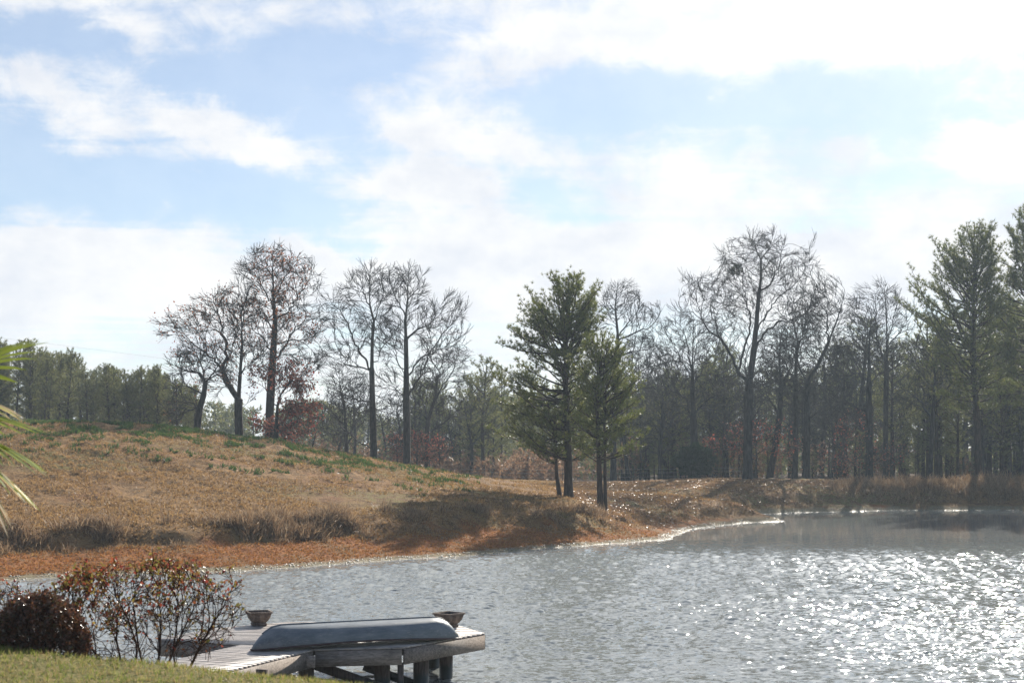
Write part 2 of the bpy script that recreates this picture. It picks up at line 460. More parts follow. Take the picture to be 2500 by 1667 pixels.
def pond():
    """the pond surface with its wind ripples as real relief, finest where it lies nearest"""
    g = np.random.default_rng(41)
    t = np.concatenate([np.array([-2.2, -1.5, -1.0, -0.75, -0.6, -0.5]), np.linspace(-0.41, 0.41, 640), np.array([0.5, 0.6, 0.75, 1.0, 1.5, 2.2])])
    y = [5.0, 10.0, 16.0, 21.0]; v = 25.5
    while v < 121: y.append(v); v *= 1.0032
    X = np.array(y)[:, None]*t[None]; Y = np.repeat(np.array(y)[:, None], len(t), 1)
    Z = np.zeros_like(X)
    for k in range(46):
        lam = 0.15*(0.55/0.15)**g.uniform(0, 1)**1.2; a = g.normal(1.45, 0.55); kx, ky = 2*math.pi/lam*math.cos(a), 2*math.pi/lam*math.sin(a)
        amp = WAVE_SLOPE*lam/(2*math.pi)*(2/46)**0.5*g.uniform(0.6, 1.3)
        res = np.clip((lam/(0.0032*Y)-1.6)/2.0, 0, 1)
        Z += amp*res*np.sin(kx*X+ky*Y+g.uniform(0, 6.28))
    gy_ = (np.gradient(Z, axis=0)/np.gradient(Y, axis=0))[:, 40:-40].std(1, keepdims=True)
    Z *= np.minimum(WAVE_SLOPE/np.maximum(gy_, 1e-4), 30)*sstep(24, 27, Y)
    gust = 0.7+0.5*sstep(-0.3, 0.35, fbm(X*0.05+3, Y*0.11, 3))
    calm = 1-0.97*sstep(58, 83, Y-0.05*X+12*fbm(X*0.05, Y*0.09, 3))
    Z *= gust*calm
    edge = shore(X, Y); Z *= sstep(0.0, -3.5, edge)*0.85+0.15
    nx, ny = len(t), len(y); i = (np.arange(ny-1)[:, None]*nx+np.arange(nx-1)[None]).ravel()
    keep = (np.minimum.reduce([edge.ravel()[i], edge.ravel()[i+1], edge.ravel()[i+nx], edge.ravel()[i+nx+1]]) < 2.5)
    i = i[keep]
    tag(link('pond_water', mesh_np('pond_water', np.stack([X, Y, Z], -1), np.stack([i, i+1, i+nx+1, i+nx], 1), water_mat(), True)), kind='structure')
pond()


# ------------------------------------------------------------------ tree growing
def norm(v): return v/np.maximum(np.linalg.norm(v, axis=-1, keepdims=True), 1e-9)

def resample(poly, step):
    p = np.asarray(poly, float); out = [p[0]]
    for a, b in zip(p[:-1], p[1:]):
        n = max(1, int(round(np.linalg.norm(b-a)/step)))
        for i in range(1, n+1): out.append(a+(b-a)*i/n)
    return np.array(out)

def grow(polys, attract, step=0.4, infl=4.0, kill=0.55, iters=90, g=None, wob=0.07, jit=0.07):
    """space colonisation: hand-set limbs first, then twigs reach for the points of the crown"""
    g = g or rng
    P = []; par = []
    for k, poly in enumerate(polys):
        q = resample(poly, step)
        if k: q[1:-1] += g.normal(0, jit, (max(0, len(q)-2), 3))
        start = -1
        if P:
            A = np.array(P); start = int(np.argmin(((A-q[0])**2).sum(1))); q = q[1:]
        for pt in q:
            P.append(pt); par.append(start); start = len(P)-1
    P = np.array(P); par = list(par)
    A = np.asarray(attract, float)
    near = np.full(len(A), -1); nd = np.full(len(A), 1e18)
    def relax(i0):
        nonlocal nd, near
        for b in range(i0, len(P), 256):
            Q = P[b:b+256]
            d = ((A[:, None, :]-Q[None])**2).sum(2); j = d.argmin(1); dm = d[np.arange(len(A)), j]
            u = dm < nd; nd = np.where(u, dm, nd); near = np.where(u, j+b, near)
    relax(0); cnt = np.bincount(np.maximum(par, 0), minlength=len(P))
    for it in range(iters):
        keep = nd > kill*kill
        A, near, nd = A[keep], near[keep], nd[keep]
        if not len(A): break
        act = nd < infl*infl
        if not act.any(): break
        idx = near[act]; d = norm(A[act]-P[idx])
        un, inv = np.unique(idx, return_inverse=True)
        ok = cnt[un] < 3                                             # a node forks three ways at most
        if not ok.any(): break
        keep_a = ok[inv]; new_i = np.cumsum(ok)-1; inv = new_i[inv[keep_a]]; un = un[ok]; d = d[keep_a]
        sm = np.zeros((len(un), 3)); np.add.at(sm, inv, d)
        back = np.array(par)[un]; pd = norm(P[un]-P[np.maximum(back, 0)])
        dirv = norm(norm(sm)+1.15*pd+np.array([0, 0, 0.28])+g.normal(0, wob, sm.shape))
        new = P[un]+dirv*step
        i0 = len(P); P = np.vstack([P, new]); par += list(un); cnt[un] += 1; cnt = np.concatenate([cnt, np.zeros(len(new), int)])
        relax(i0)
    return P, np.array(par)

def add_twigs(P, par, per=2, ln=0.5, g=None, up=0.3):
    g = g or rng
    n = len(P); kids = np.bincount(par[par >= 0], minlength=n)
    sz = subtree(par)
    tips = np.where(sz <= 4)[0]
    d = norm(P[tips]-P[np.maximum(par[tips], 0)])
    newP = [P]; newpar = [par]; base = n
    for k in range(per):
        dd = norm(d*1.7+g.normal(0, 0.5, d.shape)+np.array([0, 0, up])); L = ln*g.uniform(0.5, 1.2, (len(tips), 1))
        a = P[tips]+dd*L*0.5; d2 = norm(dd+g.normal(0, 0.22, d.shape)+np.array([0, 0, up*0.6])); b = a+d2*L*0.5
        newP += [a, b]; newpar += [tips, base+np.arange(len(tips))]; base += 2*len(tips)
    return np.vstack(newP), np.concatenate(newpar)

def subtree(par):
    sz = np.ones(len(par))
    for i in range(len(par)-1, -1, -1):
        if par[i] >= 0: sz[par[i]] += sz[i]
    return sz

def radii(P, par, R0, r_tip, p=0.5):
    sz = subtree(par)
    n = len(P); kids = np.zeros(n)
    r = r_tip+(R0-r_tip)*((sz-1)/max(1, sz.max()-1))**p
    base = P[0]
    hgt = np.linalg.norm(P-base, axis=1)
    r = r*(1+0.45*np.exp(-hgt/0.7)*(r > R0*0.6))
    return r, sz

def tubes(P, par, r, sz, sel, sides):
    """rings round every node; edges (parent, child) with child in sel"""
    n = len(P); k = sides
    d = np.zeros((n, 3)); has = par >= 0
    d[has] = P[has]-P[par[has]]
    first = np.where(~has)[0]
    for i in first:
        c = np.where(par == i)[0]; d[i] = (P[c[0]]-P[i]) if len(c) else (0, 0, 1)
    d = norm(d)
    best = np.full(n, -1)
    order = np.argsort(sz)
    for i in order:
        if par[i] >= 0: best[par[i]] = i           # the biggest child continues its parent
    def rings(pos, dr, rad):
        ref = np.where(np.abs(dr[:, 0:1]) < 0.9, np.array([[1.0, 0, 0]]), np.array([[0, 1.0, 0]]))
        u = norm(np.cross(dr, ref)); v = np.cross(dr, u)
        a = np.arange(k)*2*np.pi/k
        return pos[:, None]+rad[:, None, None]*(np.cos(a)[None, :, None]*u[:, None]+np.sin(a)[None, :, None]*v[:, None])
    c = np.where(sel & has)[0]; p = par[c]
    main = best[p] == c
    start = rings(P[p], np.where(main[:, None], d[p], d[c]), np.where(main, r[p], np.minimum(r[c]*1.15, r[p])))
    end = rings(P[c], d[c], r[c])
    m = len(c); V = np.concatenate([start, end], 1).reshape(-1, 3)
    b = np.arange(m)[:, None]*2*k; j = np.arange(k)
    F = np.stack([b+j, b+(j+1) % k, b+k+(j+1) % k, b+k+j], -1).reshape(-1, 4)
    return V, F

def blades(pos, axis_, n, ln, wd, spread, g, up=0.0, base=0.0):
    """n thin triangles at each point, fanned about an axis"""
    m = len(pos)
    d = norm(axis_[:, None, :]+g.normal(0, spread, (m, n, 3))+np.array([0, 0, up]))
    L = ln*g.uniform(0.65, 1.15, (m, n, 1)); s = norm(np.cross(d, g.normal(0, 1, (m, n, 3))))
    o = pos[:, None, :]+d*base
    w = wd*g.uniform(0.7, 1.3, (m, n, 1))
    V = np.stack([o-s*w/2, o+s*w/2, o+d*L], 2).reshape(-1, 3)
    return V, np.arange(len(V)).reshape(-1, 3)

def leaves(pos, size, g, flat=0.0):
    """a diamond leaf (two triangles folded at the midrib) at each point"""
    m = len(pos)
    a = norm(g.normal(0, 1, (m, 3))*np.array([1, 1, 1-flat])); b = norm(np.cross(a, g.normal(0, 1, (m, 3))))
    nrm = np.cross(a, b)
    s = size*g.uniform(0.6, 1.3, (m, 1))
    V = np.stack([pos-a*s*0.5, pos+b*s*0.34+nrm*s*0.08, pos+a*s*0.5, pos-b*s*0.34+nrm*s*0.08], 1).reshape(-1, 3)
    i = np.arange(m)[:, None]*4
    return V, np.concatenate([i+[0, 1, 2], i+[0, 2, 3]], 1).reshape(-1, 3)

def build_wood(root, P, par, R0, r_tip, bark, twig, big=0.11, p=0.68):
    r, sz = radii(P, par, R0, r_tip, p); big = min(big, R0*0.4)
    out = {}
    base = np.array(root.location)
    bigs = r > big; mid = (r > 0.035) & ~bigs; small = ~bigs & ~mid
    V, F = tubes(P, par, r, sz, bigs, 9)
    link('trunk', mesh_np('trunk', V-base, F, bark, True), root)
    V1, F1 = tubes(P, par, r, sz, mid, 5); V2, F2 = tubes(P, par, r, sz, small, 3)
    V = np.vstack([V1, V2])-base
    link('branches', mesh_np('branches', V, [np.vstack([F1, F2+len(V1)])], twig, True), root)
    return r, sz

def ell_points(ells, D, n, g, depth=0.8):
    """points in ellipsoids given as (px, py, rx, ry) of the photo at distance D"""
    vol = np.array([e[2]*e[2]*e[3] for e in ells], float); vol = vol**0.8; cnt = np.maximum(8, (n*vol/vol.sum())).astype(int)
    out = []
    for e, c in zip(ells, cnt):
        v = norm(g.normal(0, 1, (c, 3)))*g.uniform(0, 1, (c, 1))**(1/3.0)
        ctr = pix(e[0], e[1], D); k = D/FPX
        dz = e[4] if len(e) > 4 else 0
        out.append(ctr+np.array([0, dz, 0])+v*np.array([e[2]*k, e[2]*k*depth, e[3]*k]))
    return np.vstack(out)

def limbs3d(limbs, D, cv, g, spread=1.0):
    """photo polylines -> 3D polylines; every side limb bends towards or away from the viewer"""
    out = []
    for i, l in enumerate(limbs):
        pts = np.array([pix(*cv(*q), D) for q in l])
        if i:
            s = g.choice([-1, 1])*g.uniform(0.25, 0.9)*spread
            dist = np.concatenate([[0], np.cumsum(np.linalg.norm(np.diff(pts, axis=0), axis=1))])
            pts[:, 1] += s*dist*0.6
            A = np.vstack([resample(o, 0.4) for o in out])          # start where the parent limb really is
            dd = (A[:, 0]-pts[0, 0])**2+(A[:, 2]-pts[0, 2])**2
            pts[:, 1] += A[np.argmin(dd), 1]-D if dd.min() < 1.0 else 0
            pts[0] = A[np.argmin(dd)]
        out.append(pts)
    return out

def bare_tree(name, label, cv, limbs, ells, D=None, R0=0.3, n=1500, seed=1, group=None, leafmat=None, leaf_ells=None, nleaf=0,
              leaf=0.16, tw=4, twl=0.9, step=0.38, kill=0.5, r_tip=0.012, cat='tree', p=0.72, spread=1.0):
    g = np.random.default_rng(seed); n = int(n*1.75)
    bx, by = cv(*limbs[0][0])
    if D is None: D = hit(bx, by) or 128
    base = pix(bx, by, D); gz = H(base[0], base[1])
    L3 = limbs3d(limbs, D, cv, g, spread)
    L3[0][0][2] = gz-0.15
    A = ell_points([(*cv(e[0], e[1]), e[2]/cv.s, e[3]/cv.s, *(e[4:])) for e in ells], D, n, g)
    P, par = grow(L3, A, step, 3.2, kill, 90, g)
    P, par = add_twigs(P, par, tw, twl, g)
    root = thing(name, (base[0], base[1], gz), label, cat, group)
    r, sz = build_wood(root, P, par, R0, r_tip, BARK, TWIG, p=p)
    if nleaf:
        cand = np.where(sz <= 6)[0]; Q = P[cand]
        if leaf_ells:
            k = D/FPX; ok = np.zeros(len(Q), bool)
            for e in leaf_ells:
                c = pix(*cv(e[0], e[1]), D)
                ok |= (((Q[:, 0]-c[0])/(e[2]/cv.s*k))**2+((Q[:, 2]-c[2])/(e[3]/cv.s*k))**2) < 1
            Q = Q[ok]
        if len(Q):
            Q = Q[g.integers(0, len(Q), nleaf)]+g.normal(0, 0.16, (nleaf, 3))
            V, F = leaves(Q, leaf, g)
            link('leaves', mesh_np('leaves', V-np.array(root.location), F, leafmat), root)
    return root

def crop(x0, y0, s):
    f = lambda a, b: (x0+a/s, y0+b/s)
    f.s = s
    return f
Z1 = crop(0, 550, 2.613); Z2 = crop(750, 600, 2.613); Z3 = crop(1100, 600, 2.34); Z4 = crop(1550, 500, 2.24); Z5 = crop(2000, 450, 1.96)


# ------------------------------------------------------------------ bare broadleaf trees
bare_tree('oak_tree', 'tall wide-crowned bare oak standing forward on the far bank, throwing a long trunk shadow', Z4,
    [[(618, 1502), (618, 1300), (622, 1100), (627, 980), (650, 800), (665, 650), (675, 520), (690, 400), (690, 300), (670, 260), (640, 200)],
     [(625, 985), (580, 930), (545, 850), (510, 770), (470, 715), (420, 695), (385, 620), (330, 570), (260, 575), (220, 560)],
     [(570, 905), (590, 800), (615, 700), (610, 600), (570, 520), (520, 440), (470, 350), (430, 300)],
     [(385, 620), (360, 520), (320, 430), (285, 370)], [(470, 715), (455, 640), (430, 560), (400, 480), (370, 420)],
     [(652, 790), (720, 690), (790, 640), (860, 625), (940, 590), (985, 580), (1010, 500), (1040, 430)],
     [(663, 690), (710, 610), (760, 520), (830, 470), (880, 400), (900, 300), (930, 220)],
     [(680, 470), (740, 440), (780, 330), (800, 230)], [(690, 310), (730, 250), (745, 180)], [(590, 560), (560, 430), (550, 340)],
     [(635, 1000), (700, 980), (800, 930)], [(615, 1150), (560, 1060), (480, 1000)]],
    [(660, 330, 200, 165), (400, 520, 175, 150), (560, 560, 170, 180), (850, 400, 160, 170), (930, 580, 150, 120), (700, 230, 120, 75), (560, 1000, 130, 80), (740, 950, 120, 90)],
    R0=0.42, n=2300, seed=3)

bare_tree('oak_tree', 'bare tree with low outer limbs rising from the dark cedar shrub', Z4,
    [[(325, 1500), (325, 1300), (318, 1100), (315, 930), (318, 750), (320, 620)], [(322, 1180), (280, 1050), (180, 980), (90, 930)],
     [(318, 960), (240, 800), (180, 680), (150, 620)], [(320, 1000), (400, 850), (470, 780)], [(325, 1260), (240, 1230), (170, 1160)],
     [(316, 900), (290, 760), (260, 660)], [(318, 880), (350, 740), (370, 650)], [(322, 1150), (400, 1060), (500, 1000)]],
    [(250, 800, 150, 190), (380, 800, 130, 180), (150, 960, 110, 110), (300, 1050, 180, 120), (460, 1050, 110, 120)],
    D=137, R0=0.36, n=1900, seed=4)

bare_tree('oak_tree', 'leaning bare trunk just right of the big forward oak, with rusty leaves low down', Z4,
    [[(735, 1480), (770, 1300), (790, 1180), (800, 1000), (790, 850), (800, 700)], [(790, 1150), (720, 1000), (680, 900)], [(795, 1000), (860, 880), (900, 780)], [(775, 1290), (850, 1260), (900, 1290)]],
    [(790, 840, 130, 170), (720, 1000, 120, 100), (860, 980, 120, 120)], D=139, R0=0.3, n=1300, seed=5)

bare_tree('oak_tree', 'slim upright bare tree, left of a close pair of trunks right of the big oak', Z4,
    [[(875, 1482), (880, 1300), (880, 1100), (880, 900), (890, 750), (860, 600)], [(880, 1000), (820, 880), (760, 800)], [(885, 820), (930, 700), (950, 560)], [(880, 1150), (950, 1060), (1010, 1000)]],
    [(860, 690, 120, 150), (800, 850, 100, 110), (940, 620, 90, 150), (890, 1020, 130, 110)], D=141, R0=0.27, n=1300, seed=6)

bare_tree('oak_tree', 'bare tree forking into a wide V, right of a close pair of trunks', Z4,
    [[(938, 1482), (940, 1200), (945, 960), (1000, 880), (1060, 750), (1110, 620), (1150, 480)], [(943, 975), (900, 860), (960, 700), (1030, 560), (1050, 400)],
     [(1060, 750), (1060, 640), (1090, 520), (1070, 430)], [(942, 1060), (1040, 960), (1110, 900)], [(940, 1180), (1010, 1120), (1080, 1060)], [(920, 900), (870, 780), (830, 700)]],
    [(1050, 600, 110, 200), (960, 700, 110, 160), (1060, 860, 110, 120), (870, 780, 80, 110), (1000, 1080, 120, 100)], D=138, R0=0.33, n=1700, seed=7)

bare_tree('bare_tree', 'bare treetop showing right behind the tall middle pine', Z3,
    [[(930, 1312), (930, 1100), (950, 700), (955, 500), (940, 350), (950, 240)], [(955, 520), (1020, 430), (1100, 330)], [(950, 540), (1050, 500), (1150, 460), (1190, 390)],
     [(940, 380), (900, 310)], [(952, 640), (1040, 600), (1150, 590)], [(945, 800), (1050, 720), (1150, 720)]],
    [(980, 330, 110, 110), (1100, 430, 100, 90), (1080, 590, 120, 90), (900, 380, 60, 110), (1100, 740, 110, 90)], D=140, R0=0.3, n=1400, seed=8)

bare_tree('oak_tree', 'tall narrow bare tree, left one of the two behind the hill slope', Z2,
    [[(428, 1352), (420, 1150), (415, 950), (412, 800), (415, 600), (425, 480), (400, 380), (395, 250), (400, 150)],
     [(408, 800), (350, 700), (300, 600), (265, 480), (200, 400), (120, 340), (100, 290)], [(413, 740), (440, 730), (500, 610), (560, 540), (610, 500)], [(423, 500), (450, 380), (520, 280), (570, 220)],
     [(400, 380), (350, 290), (270, 260), (245, 200)], [(412, 800), (330, 770), (250, 750), (180, 650)], [(416, 1010), (330, 980), (270, 960)], [(420, 1140), (520, 1140), (600, 1130)],
     [(422, 1280), (330, 1240), (230, 1170), (110, 1120)], [(416, 960), (480, 970), (560, 900)]],
    [(400, 270, 140, 120), (220, 440, 140, 150), (480, 330, 90, 120), (400, 550, 130, 150), (220, 700, 140, 120), (520, 560, 100, 100), (300, 1000, 150, 100), (540, 1040, 110, 90), (230, 1170, 120, 80)],
    D=121, R0=0.31, n=2200, seed=9)

bare_tree('oak_tree', 'tall bare tree with long right-hand limbs, nearest to where the hill levels out', Z2,
    [[(636, 1402), (635, 1150), (632, 950), (632, 780), (630, 600), (625, 480), (640, 350), (645, 200), (650, 160)],
     [(634, 970), (700, 850), (780, 680), (850, 560), (930, 470), (990, 410)], [(632, 820), (580, 760), (550, 650), (530, 560), (480, 450)], [(632, 830), (720, 720), (820, 660), (930, 600), (1010, 540)],
     [(625, 460), (580, 370), (540, 250), (530, 180)], [(640, 350), (700, 280), (740, 210), (760, 190)], [(630, 600), (700, 530), (800, 470), (850, 370), (870, 330)], [(633, 990), (560, 920), (500, 870)],
     [(925, 475), (940, 350), (960, 330)], [(634, 1060), (720, 1010), (800, 980)]],
    [(640, 280, 130, 120), (560, 320, 90, 140), (540, 620, 100, 150), (820, 530, 170, 150), (930, 480, 90, 150), (900, 680, 130, 110), (700, 480, 100, 120), (520, 880, 100, 80), (760, 850, 120, 100)],
    D=119, R0=0.31, n=2300, seed=10)

bare_tree('bare_tree', 'small round-crowned bare tree right of the two tall bare trees', Z2,
    [[(770, 1412), (765, 1200), (770, 1120), (800, 1020), (820, 950), (830, 860)], [(770, 1110), (740, 1000), (700, 900)], [(800, 1020), (870, 880), (950, 780), (1000, 740)], [(766, 1190), (870, 1130), (940, 1070)], [(825, 920), (850, 800), (870, 720)]],
    [(760, 900, 110, 130), (880, 830, 120, 120), (900, 1050, 120, 90), (700, 1030, 90, 90), (850, 730, 100, 80)], D=132, R0=0.24, n=1400, seed=12)

bare_tree('bare_tree', 'small twin-stemmed bare tree low behind the hill crest', Z2,
    [[(258, 1305), (245, 1150), (240, 1050), (210, 900), (205, 820)], [(256, 1270), (275, 1220), (285, 1100), (290, 900), (285, 830)], [(245, 1150), (170, 1080), (90, 1030)], [(285, 1080), (340, 1010), (400, 1000)], [(250, 1200), (150, 1200), (60, 1160)]],
    [(210, 920, 110, 110), (300, 930, 90, 120), (130, 1080, 110, 90), (350, 1060, 80, 80)], D=135, R0=0.22, n=1300, seed=13)

bare_tree('oak_tree', 'dark crooked tree leaning right, leftmost of the broadleaf group on the hill', Z1,
    [[(1245, 1308), (1270, 1180), (1300, 1080), (1310, 1000), (1270, 940), (1200, 930), (1130, 900)], [(1310, 1000), (1290, 900), (1275, 850)], [(1272, 1170), (1180, 1120), (1090, 1180)], [(1300, 1060), (1200, 1020), (1120, 1040)], [(1285, 1130), (1200, 1180), (1120, 1240)], [(1308, 1010), (1360, 960), (1400, 900)]],
    [(1180, 910, 110, 80), (1290, 870, 100, 80), (1150, 1030, 90, 70), (1140, 1160, 110, 80), (1380, 930, 70, 70)], D=112, R0=0.28, n=1400, seed=14, leafmat=RUST, nleaf=60)

bare_tree('oak_tree', 'twin-trunked oak with sparse leaves and a long limb sweeping up to the left', Z1,
    [[(1530, 1322), (1520, 1200), (1525, 1050), (1535, 900), (1545, 750), (1540, 600), (1545, 520)], [(1522, 1100), (1440, 1010), (1390, 900), (1280, 800), (1180, 740), (1060, 640)], [(1460, 1030), (1420, 930), (1440, 830), (1480, 700), (1450, 560)],
     [(1400, 920), (1440, 780), (1400, 600), (1380, 470)], [(1543, 750), (1560, 560), (1500, 450)], [(1533, 950), (1610, 850), (1680, 800)], [(1280, 800), (1260, 700), (1300, 560)], [(1528, 1200), (1600, 1120), (1640, 1080)],
     [(1478, 1312), (1470, 1180), (1480, 1080), (1440, 1010)]],
    [(1450, 560, 150, 130), (1300, 620, 150, 120), (1130, 660, 110, 80), (1560, 560, 90, 110), (1480, 800, 130, 130), (1250, 830, 130, 90), (1620, 860, 100, 90), (1400, 1000, 120, 80)],
    D=113, R0=0.33, n=2300, seed=15, leafmat=RUST, nleaf=1500, leaf=0.17)

bare_tree('oak_tree', 'tallest tree of the hilltop group, still hung with rust brown leaves', Z1,
    [[(1715, 1332), (1720, 1200), (1730, 1000), (1740, 850), (1750, 700), (1755, 600), (1745, 450), (1740, 300), (1740, 180)],
     [(1752, 660), (1640, 560), (1560, 470)], [(1755, 600), (1830, 560), (1900, 440), (1990, 300)], [(1750, 540), (1690, 420), (1600, 290), (1540, 260)], [(1743, 830), (1680, 720), (1600, 650), (1500, 590)],
     [(1750, 770), (1850, 740), (1980, 740), (2080, 690)], [(1745, 450), (1820, 330), (1860, 220)], [(1740, 900), (1820, 780), (1900, 650), (2040, 560)], [(1730, 1000), (1650, 850), (1560, 740)], [(1742, 330), (1680, 250), (1640, 200)],
     [(1725, 1080), (1830, 1030), (1960, 960), (2080, 910)]],
    [(1740, 290, 200, 130), (1610, 380, 120, 140), (1930, 380, 120, 140), (1750, 520, 210, 140), (1600, 640, 120, 100), (1950, 640, 130, 120), (1780, 780, 170, 100), (1960, 860, 130, 80), (1560, 560, 80, 90)],
    D=115, R0=0.35, n=2600, seed=16, leafmat=RUST, nleaf=1900, leaf=0.18,
    leaf_ells=[(1800, 330, 190, 180), (1650, 580, 150, 130), (1750, 700, 130, 140), (1850, 650, 200, 120), (1600, 560, 120, 80)])

bare_tree('red_oak', 'low spreading tree thick with dark red leaves beside the rust-leaved tall tree', Z1,
    [[(1755, 1332), (1770, 1150), (1790, 1080), (1850, 1000), (1930, 970)], [(1765, 1200), (1840, 1140), (1930, 1130), (2010, 1180)], [(1760, 1130), (1700, 1060), (1640, 980)], [(1760, 1260), (1840, 1280), (1910, 1230)], [(1757, 1300), (1690, 1310), (1640, 1320)]],
    [(1830, 1000, 150, 90), (1900, 1180, 140, 100), (1640, 980, 70, 60), (1790, 1300, 190, 50), (1980, 1230, 60, 60)], D=112, R0=0.2, n=1500, seed=17, leafmat=RED, nleaf=2800, leaf=0.22, step=0.32, kill=0.45, r_tip=0.01)

bare_tree('red_oak', 'young tree with flat tiers of dark red leaves under the big forward oak', Z4,
    [[(660, 1490), (665, 1380), (660, 1280), (665, 1200)], [(663, 1380), (560, 1330), (430, 1300)], [(662, 1320), (560, 1260), (500, 1250)], [(664, 1350), (760, 1320), (860, 1330)], [(662, 1260), (740, 1220), (800, 1210)], [(664, 1400), (600, 1380), (500, 1380)]],
    [(500, 1320, 120, 45), (600, 1250, 90, 40), (760, 1330, 120, 45), (740, 1240, 90, 40), (640, 1290, 120, 60)], D=136, R0=0.1, n=1000, seed=18, leafmat=RED, nleaf=950, leaf=0.2, step=0.3, kill=0.42, r_tip=0.01)

bare_tree('red_oak', 'thin reddish sapling at the foot of the right tall bare tree', Z2,
    [[(700, 1412), (700, 1340), (705, 1270), (700, 1230)], [(700, 1350), (640, 1310), (560, 1300)], [(700, 1330), (780, 1300), (860, 1330)], [(702, 1290), (740, 1250), (790, 1240)], [(702, 1300), (640, 1250), (560, 1240)]],
    [(620, 1270, 110, 45), (780, 1290, 130, 50), (700, 1330, 140, 40)], D=126, R0=0.07, n=900, seed=19, leafmat=RED, nleaf=1400, leaf=0.15, step=0.3, kill=0.42, r_tip=0.01)

bare_tree('red_oak', 'thin tree with low rusty red boughs in front of the dark trunk cluster', Z5,
    [[(170, 1395), (172, 1300), (176, 1200), (170, 1100)], [(172, 1330), (100, 1300), (40, 1320)], [(172, 1320), (260, 1290), (370, 1300), (450, 1300)], [(174, 1290), (120, 1250), (60, 1230)], [(174, 1350), (240, 1340), (300, 1340)]],
    [(80, 1310, 90, 50), (300, 1300, 140, 35), (170, 1330, 110, 40), (170, 1200, 90, 80)], D=135, R0=0.1, n=900, seed=20, leafmat=RED, nleaf=1000, leaf=0.16, step=0.3, kill=0.42, r_tip=0.01)

bare_tree('bare_tree', 'bare tree with fine upright twigs rising above the dark trunk cluster', Z5,
    [[(318, 1392), (318, 1200), (320, 1000), (325, 760), (320, 600), (310, 490)], [(325, 760), (345, 640), (360, 540)], [(322, 850), (270, 740), (205, 590), (190, 520)], [(324, 780), (400, 680), (430, 600)], [(322, 900), (400, 850), (450, 760)], [(300, 800), (270, 660), (260, 530)]],
    [(310, 590, 80, 110), (215, 610, 70, 100), (380, 650, 80, 90), (420, 800, 80, 80), (270, 780, 110, 100)], D=141, R0=0.26, n=1500, seed=21)

bare_tree('bare_tree', 'dark bare trunk, thickest of the cluster left of the right-hand pine', Z5,
    [[(240, 1397), (240, 1200), (238, 1000), (240, 800), (245, 650)], [(238, 1100), (160, 1050), (100, 1040), (50, 1000)], [(239, 940), (180, 900), (110, 930)], [(240, 850), (170, 760), (120, 700)], [(240, 960), (300, 900), (350, 880)], [(238, 1180), (150, 1150), (70, 1170)]],
    [(150, 800, 110, 110), (110, 950, 100, 90), (100, 1100, 100, 90), (300, 850, 90, 90), (220, 700, 80, 80)], D=134, R0=0.33, n=1500, seed=22)

bare_tree('bare_tree', 'thin dark forked trunk between the trunk cluster and the right-hand pine', Z5,
    [[(530, 1388), (540, 1200), (548, 1040), (555, 930), (540, 800)], [(548, 1060), (600, 980), (640, 900)], [(545, 1120), (470, 1020), (420, 980)], [(542, 1200), (500, 1140), (450, 1150)]],
    [(540, 850, 100, 110), (440, 1010, 90, 80), (620, 920, 80, 90)], D=134, R0=0.22, n=1000, seed=23)


